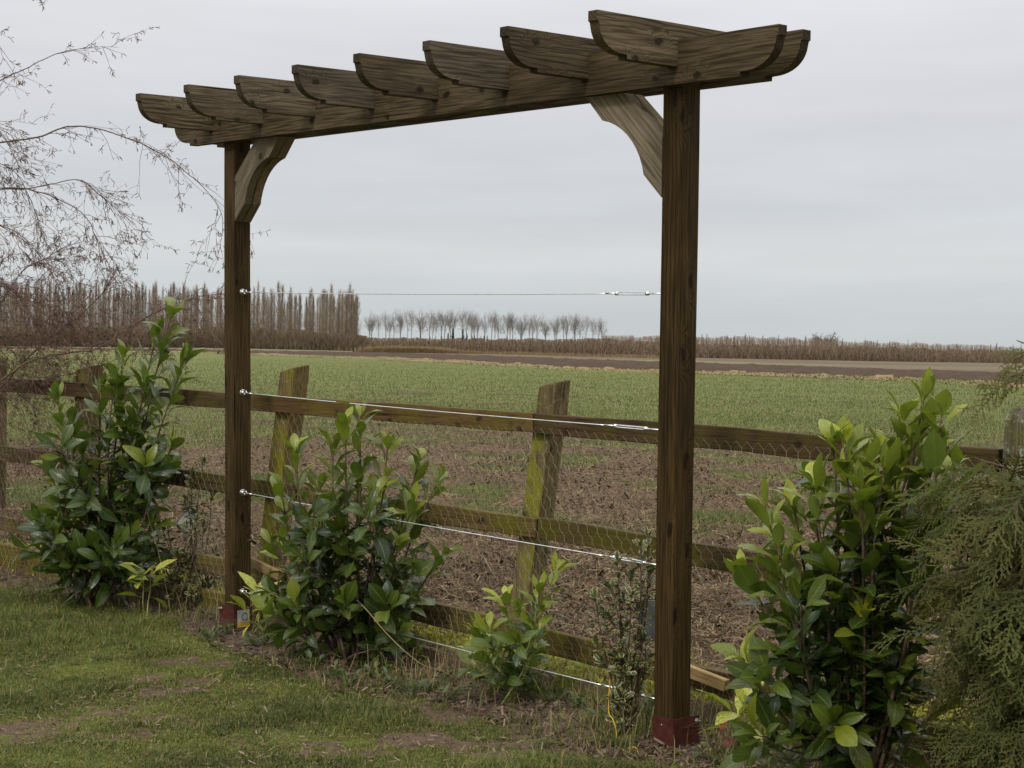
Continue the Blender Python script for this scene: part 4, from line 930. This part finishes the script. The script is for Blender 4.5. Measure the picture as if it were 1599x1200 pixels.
# ------------------------------------------------------------------ weeping birch on the left
def birch():
    D0 = 9.6; base = np.array([*at(-420, 900, 10.1)[:2], 0.]); tr = MB(); tw = MB(); ct = MB()
    hgt = 5.2; tp = [base + np.array([0, 0, -.1]), base + np.array([.05, .02, 1.3]), base + np.array([-.03, .05, 3.]), base + np.array([.05, 0, hgt])]
    tr.tube(curve(tp, 14), np.linspace(.11, .02, 14), 12)
    S0, S1, R0, C0, C1 = [], [], [], [], []
    def twig(o, d, l, r, lvl):
        n = max(3, int(l / .035)); p = o.copy(); d = d / np.linalg.norm(d); wob = rng.normal(0, .05, 3)
        for i in range(n):
            d = d + np.array([0, 0, -.045 * (1.2 if lvl else .8)]) + rng.normal(0, .10, 3) + wob * .3; d /= np.linalg.norm(d); q = p + d * l / n
            S0.append(p); S1.append(q); R0.append(r * (1 - .6 * i / n)); 
            if lvl < 2 and rng.random() < (.42 if lvl == 0 else .30):
                sd = d + rng.normal(0, .75, 3) * np.array([1, .8, .8]); twig(q, sd, l * rng.uniform(.25, .5), r * .7, lvl + 1)
            if rng.random() < .16 and lvl > 0: bud(q, d)
            p = q
        bud(p, d)
    def bud(p, d):
        for k in range(rng.integers(1, 4)):
            e = d * .5 + rng.normal(0, .5, 3) + np.array([0, 0, -.35]); e /= np.linalg.norm(e); C0.append(p); C1.append(p + e * rng.uniform(.018, .034))
    def limb(px, r0, r1, nt, tl=(.2, .45), dd=0., start=None, drop=1.):
        P = [at(x, y, D0 + dd + (i * .03)) for i, (x, y) in enumerate(px)]
        if start is not None: P = [start] + P
        path = curve(P, 10 * len(P)); path += np.cumsum(rng.normal(0, .0012, path.shape), 0)
        tr.tube(path, np.linspace(r0 * .8, r1 * .85, len(path)), 6)
        nt = int(nt * (1.7 if px[0][1] > 420 else 1))
        for k in range(nt):
            i = int(rng.uniform(.15, 1.) * (len(path) - 2)); T = path[i + 1] - path[i]; T /= np.linalg.norm(T)
            twig(path[i], T * rng.uniform(.3, 1.2) + rng.normal(0, .45, 3) + np.array([.15, 0, -.3 * drop]), rng.uniform(*tl), .0018, 0)
    s = lambda z: base + np.array([0, 0, z])
    limb([(-60, 230), (0, 222), (61, 213), (107, 197), (153, 199), (215, 220), (268, 251), (314, 288), (345, 330), (351, 362)], .008, .0015, 26, (.12, .32), -.2, s(2.6))
    limb([(-40, 160), (0, 128), (38, 109), (77, 90), (111, 80), (153, 76), (192, 76)], .006, .001, 12, (.10, .25), .3, s(2.9))
    limb([(-50, 300), (0, 295), (46, 295), (88, 286), (130, 280), (165, 307), (192, 330), (209, 345)], .006, .0013, 20, (.12, .35), .2, s(2.3))
    limb([(-30, 295), (57, 299), (100, 314), (134, 337), (153, 376), (172, 414), (195, 441)], .0055, .0012, 24, (.12, .35), -.1, s(2.2))
    limb([(-40, 520), (0, 475), (38, 422), (69, 406), (100, 387), (130, 378)], .005, .0012, 18, (.12, .3), .1, s(1.6))
    limb([(-80, 650), (0, 603), (25, 576), (64, 540), (89, 521), (130, 490), (165, 455), (178, 430)], .012, .0015, 36, (.15, .42), .3, s(.9))
    limb([(-80, 640), (0, 595), (50, 562), (110, 551), (150, 545), (200, 512), (240, 488), (280, 470), (320, 460), (356, 459)], .010, .0015, 30, (.12, .34), -.2, s(.95))
    limb([(-60, 560), (0, 570), (60, 590), (130, 580), (190, 560), (240, 545), (270, 560)], .006, .001, 26, (.12, .34), .15, s(1.0))
    limb([(-60, 640), (0, 600), (60, 640), (110, 690), (150, 760)], .006, .001, 24, (.15, .4), .4, s(.9))
    limb([(-60, 700), (10, 710), (60, 700), (100, 730)], .005, .001, 20, (.15, .4), .2, s(.8))
    limb([(-70, 450), (-10, 440), (40, 470), (90, 480), (130, 520)], .006, .001, 34, (.15, .42), .1, s(1.4))
    limb([(-80, 350), (-20, 350), (30, 370), (70, 420), (90, 460)], .006, .001, 34, (.15, .4), -.1, s(1.9))
    limb([(-80, 260), (-30, 250), (20, 270), (50, 320), (70, 380)], .006, .001, 30, (.15, .4), .2, s(2.2))
    limb([(-60, 200), (-20, 190), (10, 220), (30, 260)], .005, .001, 22, (.15, .35), .1, s(2.4))
    limb([(-70, 60), (-25, 40), (-5, 60), (8, 90)], .004, .001, 9, (.1, .22), .1, s(3.1))
    limb([(-60, -60), (10, -50), (50, -25), (72, 8)], .004, .0008, 8, (.08, .16), .1, s(3.3))
    limb([(-70, 500), (-20, 520), (40, 530), (80, 560)], .005, .001, 34, (.15, .4), .3, s(1.2))
    limb([(-70, 760), (-20, 790), (30, 800)], .004, .001, 12, (.12, .3), .2, s(.8))
    # limbs on the far side, outside the frame
    for k in range(14):
        z = rng.uniform(1., 4.5); az = rng.uniform(1.6, 4.7); e = s(z) + np.array([math.cos(az) * 1.3, math.sin(az) * 1.3, .2]); path = curve([s(z), (s(z) + e) / 2 + np.array([0, 0, .3]), e], 14); tr.tube(path, np.linspace(.012, .002, 14), 5)
        for q in range(8): twig(path[rng.integers(3, 13)], rng.normal(0, .5, 3) + np.array([0, 0, -.3]), .5, .0022, 0)
    S0, S1, R = np.array(S0), np.array(S1), np.array(R0); tw.segs(S0, S1, R, R * .9)
    C0, C1 = np.array(C0), np.array(C1); ct.segs(C0, C1, .0012, .0020)
    root = empty('birch_tree', base, 'bare weeping birch with fine reddish twigs reaching in from the left', 'birch tree')
    tr.build('trunk', M['bark'], root, base, smooth=True); tw.build('twigs', M['redtwig'], root, base); ct.build('catkins', M['bark'], root, base)
birch()

# ------------------------------------------------------------------ small things around the beds
def small_things():
    # white plant tag
    c = at(295, 812, 8.98); mb = MB(); V = []; w_, h_ = .038, .058
    pr = [(-w_, -h_ + .012), (-w_ + .012, -h_), (w_ - .012, -h_), (w_, -h_ + .012), (w_, h_ - .012), (w_ - .012, h_), (-w_ + .012, h_), (-w_, h_ - .012)]
    for y in (0, .0012):
        for x, z in pr: V.append((x, y, z))
    n = 8; mb.poly(V, [list(range(n)), list(range(2 * n - 1, n - 1, -1))] + [[j, n + j, n + (j + 1) % n, (j + 1) % n] for j in range(n)])
    mb.tube([(0, 0.0006, h_ - .008), (.02, 0, h_ + .03)], .0008, 5)
    o = mb.build('plant_tag', M['white']); o.location = tuple(c); o.rotation_euler = (.1, math.radians(38), math.radians(20)); tag(o, 'white plastic plant tag hanging on the left holly', 'plant tag')
    # grey slate label behind the right holly
    c = at(1015, 968, 6.35); mb = MB(); mb.box(-.045, .045, 0, .005, -.085, .075); o = mb.build('slate_label', M['slate']); o.location = tuple(c); o.rotation_euler = (0, .03, math.radians(12)); bevel(o, .002, 1); tag(o, 'grey weathered label board behind the right holly', 'label board')
    mb = MB(); b = ground(1006, 1140); 
    # yellow twine dangling at the right holly
    P = [at(955, 1020, 6.15), at(953, 1060, 6.15), at(951, 1110, 6.1), at(958, 1125, 6.0), at(963, 1145, 5.98), at(962, 1163, 5.95), at(970, 1170, 5.9), at(978, 1174, 5.88), at(983, 1168, 5.86), at(993, 1168, 5.85), at(998, 1178, 5.84)]
    mb = MB(); mb.tube(curve(P, 60), .0022, 5); o = mb.build('yellow_twine', M['twine'], smooth=True); tag(o, 'yellow twine dangling from the right holly to the soil', 'twine')
    P = [at(558, 938, 7.3), at(575, 955, 7.2), at(600, 985, 7.15), at(630, 1015, 7.1), at(660, 1038, 7.08), at(690, 1048, 7.1), at(712, 1060, 7.1)]
    mb = MB(); mb.tube(curve(P, 40), np.linspace(.0028, .0016, 40), 6)
    for q in range(10):
        p = curve(P, 40)[4 + q * 3]; mb.tube([p, p + rng.normal(0, .006, 3)], [.0015, .0004], 4)
    o = mb.build('bramble_stem', M['bramble'], smooth=True); tag(o, 'pale arching bramble stem below the middle laurel', 'bramble')
    # loop of dry stalk on the lawn
    P = [ground(x, y, z) for x, y, z in ((520 - 207, 1066, .005), (320, 1058, .03), (335, 1052, .05), (348, 1050, .05), (340, 1060, .03), (325, 1073, .006))]
    mb = MB(); mb.tube(curve(P, 30), .0022, 5); mb.tube(curve([ground(322, 1072, .006), ground(330, 1064, .03), ground(347, 1055, .045)], 12), .0018, 5); o = mb.build('dry_stalk', M['bramble'], smooth=True); tag(o, 'bent dry stalk lying on the lawn near the left post', 'dry stalk')
    # red leaf by the right post, fallen leaves
    lm = MB(); b = ground(1128, 1176); tv, tf, ta = AUC
    D = np.array([[.8, -.3, .25], [.2, -.5, .6]]); N = np.array([[.1, -.6, .8], [-.4, -.5, .6]]); P = np.array([b + [-.02, 0, .03], b + [-.01, .02, .07]])
    Mx = frames(D, N) * np.array([.075, .06])[:, None, None]; Mx[:, 1] *= 1.5; lm.inst(tv, tf, Mx, P, ta, A4(rng.random(2), np.zeros(2), 0, 1)); root = empty('red_leaved_seedling', b, 'tiny plant with two red leaves right of the right pergola post', 'seedling')
    lm.build('foliage', M['redleaf'], root, b, smooth=True); mb = MB(); mb.tube([b, P[0], P[0] + [.002, 0, .004]], .0015, 5); mb.tube([b, P[1]], .0012, 5); mb.build('stem', M['bramble'], root, b)
    # broad leaved weeds in the bed
    spots = [(330, 1000), (355, 990), (420, 1005), (520, 1062), (545, 1075), (610, 1075), (640, 1085), (670, 1082), (490, 1045), (905, 1110), (870, 1098), (1020, 1125), (1000, 1110), (935, 1130), (1110, 1190), (1230, 1195), (1200, 1205), (690, 1095), (585, 1060), (460, 1030), (395, 1010), (1040, 1150), (1035, 1105)]
    WL = ['small green weed in the grass left of the left post anchor', 'leafy green weed touching the left post anchor on its left', 'green weed just right of the left post anchor', 'weed at the left foot of the middle laurel shrub', 'weed below the centre of the middle laurel shrub',
          'green weed right below the middle laurel shrub', 'first weed right of the middle laurel foot', 'weed left of the strap leaved clump', 'weed between left post anchor and middle laurel', 'weed on soil right of the young laurel', 'weed close by the young laurel on its right', 'weed left of the right post anchor',
          'weed under the right holly', 'weed on bare soil left of the right holly', 'weed right of the right post anchor', 'weed under the big right laurel, the rightmost of the weeds', 'weed between spotted laurel and big right laurel', 'weed inside the strap leaved clump', 'weed in front of the middle laurel shrub', 'weed left of the middle laurel near the lawn',
          'low weed at the yellow spotted laurel by the left post', 'weed low beside the right post anchor', 'weed behind the right holly stem']
    for i, (x, y) in enumerate(spots):
        b = ground(x, y); n = int(rng.integers(14, 30)); az = rng.uniform(0, 6.28, n); el = rng.uniform(.15, 1.0, n); D = np.stack([np.cos(az) * np.cos(el), np.sin(az) * np.cos(el), np.sin(el)], 1)
        N = np.array([0, 0, 1.]) - D * .4 + rng.normal(0, .25, (n, 3)); sz = rng.uniform(.025, .055, n); P = b + D * rng.uniform(0, .05, n)[:, None]; P[:, 2] = np.abs(P[:, 2]) + rng.uniform(0, .02, n)
        lm = MB(); lm.inst(tv, tf, frames(D, N) * sz[:, None, None], P, ta, A4(rng.random(n), rng.uniform(0, .5, n), 0, 1)); lm.segs(np.tile(b, (n, 1)), P, .001, .001)
        o = lm.build('weed', M['weed'], origin=b, smooth=True); o.location = tuple(b); tag(o, WL[i], 'weed', 'small green weeds in the flower bed')
    # strap leaved clumps
    for (x, y, n, L_, lab) in ((700, 1096, 26, .16, 'grey green strap leaved clump left of the young laurel'), (955, 1168, 60, .10, 'tufty fine grass clump left of the right post anchor'), (930, 1135, 40, .15, 'loose grass clump at the foot of the right holly'), (845, 1168, 50, .07, 'low bright grass tuft on the bare soil patch')):
        b = ground(x, y); m = MB()
        for k in range(n):
            az = rng.uniform(-.6, .9) if L_ == .16 else rng.uniform(0, 6.28); l = L_ * rng.uniform(.6, 1.2); d = np.array([math.cos(az), math.sin(az) * .6, 0]); o0 = b + rng.normal(0, .012, 3) * [1, 1, 0]
            P = curve([o0, o0 + d * l * .35 + UP * l * .35, o0 + d * l * .75 + UP * l * .42, o0 + d * l + UP * l * .25], 8); S = np.cross(d, UP); wv = (.0035 if L_ == .16 else .0018) * np.array([.6, 1, 1, 1, 1, .8, .5, .05])
            V = np.concatenate([P - S * wv[:, None], P + S * wv[:, None]]); F = np.array([[i, i + 1, i + 9, i + 8] for i in range(7)]); m.add(V, F, (rng.random() * .6, .1 if L_ == .16 else rng.random() * .4, .5, 1))
        o = m.build('grass_clump', M['weed'] if L_ == .16 else M['grass'], origin=b, smooth=True); o.location = tuple(b); tag(o, lab, 'grass clump', 'grass clumps in the bed')
    # single tall dead stems against the netting
    st = [(955, 1090, 966, 830, 0), (430, 850, 470, 760, 0), (656, 960, 700, 800, 0), (715, 985, 712, 870, 0), (268, 925, 230, 800, 0), (1155, 1150, 1190, 900, 0), (1165, 1000, 1180, 880, 0), (930, 1050, 932, 880, 0), (705, 1080, 702, 960, 0), (275, 955, 350, 985, 0)]
    SL = ['tall dead stem left of the right holly', 'dead stem against the fence post by the left pergola post', 'slanting dead stem at the netting right of the middle laurel', 'upright dead stem at the low rail right of the middle laurel', 'dead stem between the tall left laurel and the left holly',
          'dead stem right of the right pergola post', 'dead stem across the middle rail beside the right laurel', 'straight dead stem left of the right holly clusters', 'dead stem between middle laurel and young laurel', 'bent dead stem under the left holly']
    for i, (x0, y0, x1, y1, _) in enumerate(st):
        b = ground(x0, max(y0, 960)) if i not in (1, 2, 3, 6) else fplane(x0, y0, -.1); e = at(x1, y1, b[1] + rng.uniform(-.05, .1)); m_ = (b + e) / 2 + rng.normal(0, .02, 3); mb = MB(); mb.tube(curve([b, m_, e], 12), np.linspace(.0022, .0009, 12), 5)
        o = mb.build('dead_stem', M['bramble'], origin=b, smooth=True); o.location = tuple(b); tag(o, SL[i], 'dead stem', 'thin dead stems by the fence')
small_things()

# ------------------------------------------------------------------ far trees
HORZ = lambda x: 529.0 + .0210 * x
def tree_mesh(kind, seed):
    "unit tree of height 1; returns trunk MB, crown MB"
    r = np.random.default_rng(seed); tk, cr = MB(), MB(); S0, S1, R, C = [], [], [], []
    if kind == 'poplar':
        tk.tube([(0, 0, -.02), (r.normal(0, .004), 0, .4), (r.normal(0, .006), 0, .95)], [.010, .007, .0015], 5)
        wmax = r.uniform(.06, .10)
        for k in range(230):
            z = r.uniform(.06, .93) ; az = r.uniform(0, 6.28); env = wmax * math.sin(min(1, (1 - z) * 1.25 + .05) * 1.5) * r.uniform(.35, 1.1); l = r.uniform(.09, .2) * (1 - z * .45)
            d = np.array([math.cos(az), math.sin(az)]); p = np.array([0, 0, z]); q = np.array([*(d * env * .7), z + l * .5]); e = np.array([*(d * env), min(z + l, 1.0 + r.normal(0, .015))])
            S0 += [p, q]; S1 += [q, e]; R += [.0013, .0009]; C += [r.random()] * 2
            for j in range(2):
                f = r.uniform(.2, .9); o = q + (e - q) * f; t = o + np.array([r.normal(0, .011), r.normal(0, .011), r.uniform(.03, .08)]); S0.append(o); S1.append(t); R.append(.0008); C.append(r.random())
    elif kind in ('vase', 'oak'):
        H1 = .32 if kind == 'vase' else .2
        tk.tube([(0, 0, -.02), (r.normal(0, .006), 0, H1), (r.normal(0, .012), 0, .62 if kind == 'vase' else .4)], [.013, .010, .004] if kind == 'vase' else [.035, .028, .012], 5)
        def grow(p, d, l, rad, lv):
            n = 3
            for i in range(n):
                d = d + r.normal(0, .12, 3) + np.array([0, 0, .10 if kind == 'vase' else .03]); d /= np.linalg.norm(d); q = p + d * l / n; S0.append(p); S1.append(q); R.append(rad); C.append(r.random()); p = q
                if lv < 3 and (i > 0 or lv):
                    for _ in range(2 if lv < 2 else 1):
                        sp = .5 if kind == 'vase' else .8; grow(q, d + r.normal(0, sp, 3), l * r.uniform(.5, .7), rad * .55, lv + 1)
        nb = 12 if kind == 'vase' else 18
        for k in range(nb):
            z = r.uniform(H1, .6) if kind == 'vase' else r.uniform(.15, .35); az = k * 2.4 + r.normal(0, .3); sp = .36 if kind == 'vase' else 1.3; grow(np.array([0, 0, z]), np.array([math.cos(az) * sp, math.sin(az) * sp, 1.]), .26 if kind == 'vase' else .34, .0026 if kind == 'vase' else .010, 0)
    elif kind == 'young':
        tk.tube([(0, 0, -.02), (r.normal(0, .01), 0, .9)], [.009, .003], 4)
        for k in range(60):
            z = r.uniform(.2, .92); az = r.uniform(0, 6.28); w = r.uniform(.03, .12) * (1.15 - z); l = r.uniform(.08, .2); p = np.array([0, 0, z]); e = np.array([math.cos(az) * w, math.sin(az) * w, min(z + l, 1.03)]); S0.append(p); S1.append(e); R.append(.0028); C.append(r.random())
            t = e + np.array([r.normal(0, .03), r.normal(0, .03), r.uniform(.0, .07)]); S0.append(p + (e - p) * .5); S1.append(t); R.append(.0018); C.append(r.random())
    elif kind == 'fir':
        tk.tube([(0, 0, -.02), (0, 0, .9)], [.02, .006], 5)
        for k in range(260):
            z = r.uniform(.05, .97); az = r.uniform(0, 6.28); w = .2 * (1.02 - z) ** .8 * r.uniform(.6, 1.1); p = np.array([0, 0, z]); e = np.array([math.cos(az) * w, math.sin(az) * w, z - .04 + r.uniform(0, .08)]); S0.append(p); S1.append(e); R.append(.013); C.append(r.random())
    S0, S1, R, C = map(np.array, (S0, S1, R, C))
    if kind == 'oak': R = np.maximum(R * 1.6, .0055)
    if kind in ('vase', 'oak'): k = .98 / S1[:, 2].max(); S0 = S0 * [1, 1, k]; S1 = S1 * [1, 1, k]
    A = np.zeros((len(C), 4)); A[:, 0] = C; A[:, 3] = 1
    cr.segs(S0, S1, R, R * .6, A); return tk, cr
def kinds(kind, n, mat, tmat=None, seed=0):
    out = []
    for k in range(n):
        tk, cr = tree_mesh(kind, seed + k); out.append((tk.build('trunk', M[tmat or mat]).data, cr.build('crown', M[mat]).data))
    for o in [o for o in COL.objects if o.name.startswith(('trunk', 'crown')) and o.parent is None]: bpy.data.objects.remove(o)
    return out
def plant(kd, x, ybase_d, ytop, name, label, cat, group, wsc=1., dist=None, single=False):
    "x px, forward distance, top pixel"
    p = at(x, HORZ(x), dist); p[2] = 0.; px = FPX / dist; h = (HORZ(x) - ytop) / px + EYE
    tkm, crm = kd
    root = bpy.data.objects.new(name, None); COL.objects.link(root); root.location = tuple(p); root.scale = (h * wsc, h * wsc, h); root.rotation_euler = (0, 0, rng.uniform(0, 6.28)); tag(root, label, cat, group)
    for nm, me in (('trunk', tkm), ('crown', crm)):
        o = bpy.data.objects.new(nm, me); COL.objects.link(o); o.parent = root
    return root
_o = 'first second third fourth fifth sixth seventh eighth ninth tenth eleventh twelfth thirteenth fourteenth fifteenth sixteenth seventeenth eighteenth nineteenth'.split()
_t = 'twenty thirty forty'.split()
ORD = _o + [x for t_, q in zip(_t, ('twentieth', 'thirtieth', 'fortieth')) for x in [q] + [t_ + '-' + o_ for o_ in _o[:9]]]
def far_trees():
    pop = kinds('poplar', 6, 'poplar', seed=100); vase = kinds('vase', 5, 'fartree', seed=200); yg = kinds('young', 6, 'young', seed=300); fir = kinds('fir', 2, 'darkfir', seed=400); oak = kinds('oak', 1, 'fartree', seed=500)
    topx = [(-60, 448), (60, 446), (130, 450), (200, 449), (300, 452), (352, 451), (470, 458), (530, 456), (566, 464)]
    tx, ty = zip(*topx)
    for row, (dist, n, jit) in enumerate(((640, 92, 6), (700, 84, 9), (590, 44, 12))):
        for k in range(n):
            x = -50 + 608 * (k + rng.uniform(.1, .9)) / n
            top = np.interp(x, tx, ty) + rng.normal(0, 6.5) + (0, 3, 16)[row]
            plant(pop[rng.integers(6)], x, 0, top, 'poplar_tree', 'tall bare brown poplar in the dense rows across the left half', 'poplar tree', 'bare poplars in the dense rows on the left', rng.uniform(.8, 1.4), dist + rng.uniform(-15, 15))
    for x, top, wh in ((548, 459, 'middle of the three broad'), (557, 462, 'rightmost broad'), (540, 457, 'left one of the three broad')):
        plant(pop[rng.integers(6)], x, 0, top, 'poplar_tree', wh + ' poplars ending the dense rows beside the evenly spaced trees', 'poplar tree', 'broad poplars ending the rows', 1.6, 600)
    for k in range(49):
        x = 572 + 371 * (k + rng.uniform(-.1, 1.1)) / 49; top = np.interp(x, [570, 600, 690, 730, 800, 850, 944], [484, 481, 478, 480, 486, 485, 490]) + rng.normal(0, 4)
        plant(vase[rng.integers(5)], x, 0, top, 'avenue_tree', f'{ORD[k]} bare tree from the left in the evenly spaced row', 'avenue tree', 'bare trees in the evenly spaced row', rng.uniform(.5, .95), 860 + rng.uniform(-4, 4))
    for k, (x, top) in enumerate(sorted(((700, 519), (707, 512), (723, 513), (729, 520), (737, 523), (741, 523), (751, 525), (756, 524), (761, 524), (792, 525), (672, 526), (690, 525)))):
        plant(fir[rng.integers(2)], x, 0, top, 'dark_fir_tree', f'{ORD[k]} small dark evergreen from the left below the evenly spaced bare trees', 'fir tree', 'small dark evergreens below the tree row', .9, 800)
    plant(oak[0], 1286, 0, 515.5, 'oak_tree', 'lone round bare tree rising above the young plantation', 'oak tree', None, 1.0, 900)
    # young plantation, three staggered rows
    tx2 = [560, 700, 900, 1000, 1100, 1200, 1285, 1400, 1500, 1620]; ty2 = [531, 531, 527, 527, 524, 525, 530, 535, 539, 543]
    bx = [560, 750, 950, 1100, 1400, 1620]; by = [549, 551.5, 556, 560.5, 566, 569.5]
    for row, n in ((0, 120), (1, 90), (2, 80)):
        for k in range(n):
            x = 572 + 1060 * (k + rng.uniform(.1, .9)) / n; yb = np.interp(x, bx, by) - row * 1.0; dist = FPX * EYE / max(4.0, (yb - HORZ(x))); top = np.interp(x, tx2, ty2) + rng.normal(0, 2.) + (7, 2, 0)[row]
            plant(yg[rng.integers(6)], x, 0, top, 'young_tree', 'slim bare young tree in the plantation along the horizon', 'young tree', 'young trees in the far plantation', rng.uniform(.8, 1.3), dist)
    # scrub and hedge bottoms behind and between the trunks
    def scrub(name, label, cat, mat, xs, base, top, n, rad, seedo=0, dd=0):
        x = rng.uniform(xs[0], xs[1], n); yb = np.interp(x, *zip(*base)); dist = FPX * EYE / np.maximum(3.2, yb - HORZ(x)) + rng.uniform(0, 25, n) + dd; tp = np.interp(x, *zip(*top)) + 2.5 * (vnoise(x * .09, x * 0, seedo) - .5) * 2
        hh = (HORZ(x) - tp) * dist / FPX + EYE; D = RW @ np.stack([(x - 800) / FPX, np.ones(n), np.zeros(n)]); X = D[0] * dist / D[1]; Y = dist; z0 = rng.uniform(0, 1, n) ** 1.9 * hh * .85; l = rng.uniform(.15, .5, n) * hh
        P0 = np.stack([X, Y, z0], 1); P1 = P0 + np.stack([rng.normal(0, .5, n), rng.normal(0, .5, n), np.minimum(l, hh - z0)], 1); A = A4(rng.random(n), np.zeros(n)); m = MB(); m.segs(P0, P1, rad, rad * .5, A); o = m.build(name, M[mat]); tag(o, label, cat, kind='stuff')
    scrub('hedge_scrub', 'dark brown scrub along the foot of the poplar rows', 'scrub', 'scrub', (-60, 572), [(-60, 540.5), (0, 541.), (350, 544), (572, 549)], [(-60, 511), (200, 511), (350, 512), (480, 516), (572, 527)], 34000, .07, 3)
    scrub('plantation_scrub', 'brown brushwood along the foot of the avenue and plantation', 'scrub', 'scrub', (560, 1640), [(560, 548.5), (750, 551), (950, 555.5), (1100, 559.5), (1400, 565), (1640, 568.5)], [(560, 528), (700, 529), (950, 530), (1040, 535), (1100, 537), (1285, 541), (1400, 543), (1640, 549)], 30000, .10, 5)
    scrub('plantation_thicket', 'fine brown twig haze of the farther plantation', 'thicket', 'young', (940, 1640), [(940, 553), (1100, 557), (1400, 563), (1640, 566.5)], [(940, 526), (1100, 526), (1200, 527), (1285, 531), (1400, 536), (1640, 543)], 26000, .05, 8, 60)
    # pale reeds at the edge of the scrub
    n = 9000; x = np.concatenate([rng.normal(640, 34, n // 2), rng.uniform(560, 1060, n // 2)]); yb = np.interp(x, [560, 750, 950, 1100], [550.5, 553, 558, 562]); dist = FPX * EYE / (yb - HORZ(x)); D = RW @ np.stack([(x - 800) / FPX, np.ones(n), np.zeros(n)]); X = D[0] * dist / D[1]
    hh = np.where(np.arange(n) < n // 2, rng.uniform(.8, 2.0, n), rng.uniform(.4, 1.1, n)); o = blades('reed_bed', 'reed', X, dist, np.zeros(n), hh, rng.uniform(.05, .12, n), rng.uniform(.1, .5, n), A4(rng.random(n), np.zeros(n))); tag(o, 'pale straw reeds at the foot of the distant trees', 'reeds', kind='stuff')
    # brush pile
    c = at(572, HORZ(572), 400); c[2] = 0; n = 1600; a = rng.uniform(0, 6.28, n); rr = np.sqrt(rng.random(n)); X = c[0] + np.cos(a) * rr * 2.7; Y = c[1] + np.sin(a) * rr * 2; Zt = 1.25 * (1 - rr ** 2) * rng.random(n)
    P0 = np.stack([X, Y, Zt], 1); d = rng.normal(0, .5, (n, 3)); d[:, 2] *= .5; P1 = P0 + d; P1[:, 2] = np.maximum(P1[:, 2], 0); m = MB(); m.segs(P0, P1, .05, .03, A4(rng.random(n), np.zeros(n))); o = m.build('brush_pile', M['pile'], origin=c); o.location = tuple(c); tag(o, 'dark heap of cut brushwood at the field edge below the poplars', 'brush pile')
    # far house and shed
    def house(x, ytop, wpx, dist, label, name, chim):
        c = at(x, HORZ(x), dist); c[2] = 0; px = FPX / dist; w = wpx / px / 2; hr = (HORZ(x) - ytop) / px + EYE; hw = hr * .62; dp = w * .8
        root = empty(name, c, label, 'house'); m = MB(); m.box(-w * .92, w * .92, -dp, dp, -.3, hw); wl = m.build('wall', M['brick'], root)
        rg = w * .45 if chim else 0.05; V = [(-w, -dp * 1.1, hw), (w, -dp * 1.1, hw), (w, dp * 1.1, hw), (-w, dp * 1.1, hw), (-rg, 0, hr), (rg, 0, hr)]
        m = MB(); m.poly(V, [[0, 1, 5, 4], [1, 2, 5], [2, 3, 4, 5], [3, 0, 4], [3, 2, 1, 0]]); rf = m.build('roof', M['roof'], root)
        if chim: m = MB(); m.box(-.5, .5, -.4, .4, hr - .5, hr + 1.3); m.build('chimney', M['brick'], rf)
        for q in (-.55, 0, .55):
            m = MB(); m.box(q * w - .6, q * w + .6, -dp - .03, -dp + .05, hw * .35, hw * .75); m.build('window', M['glass'], root)
    house(1006, 530.5, 30, 700, 'hip roofed far house with a chimney beside the right post', 'house', True); house(954, 530.0, 13, 700, 'small far house with a pointed roof right of the avenue', 'house', False)
far_trees()
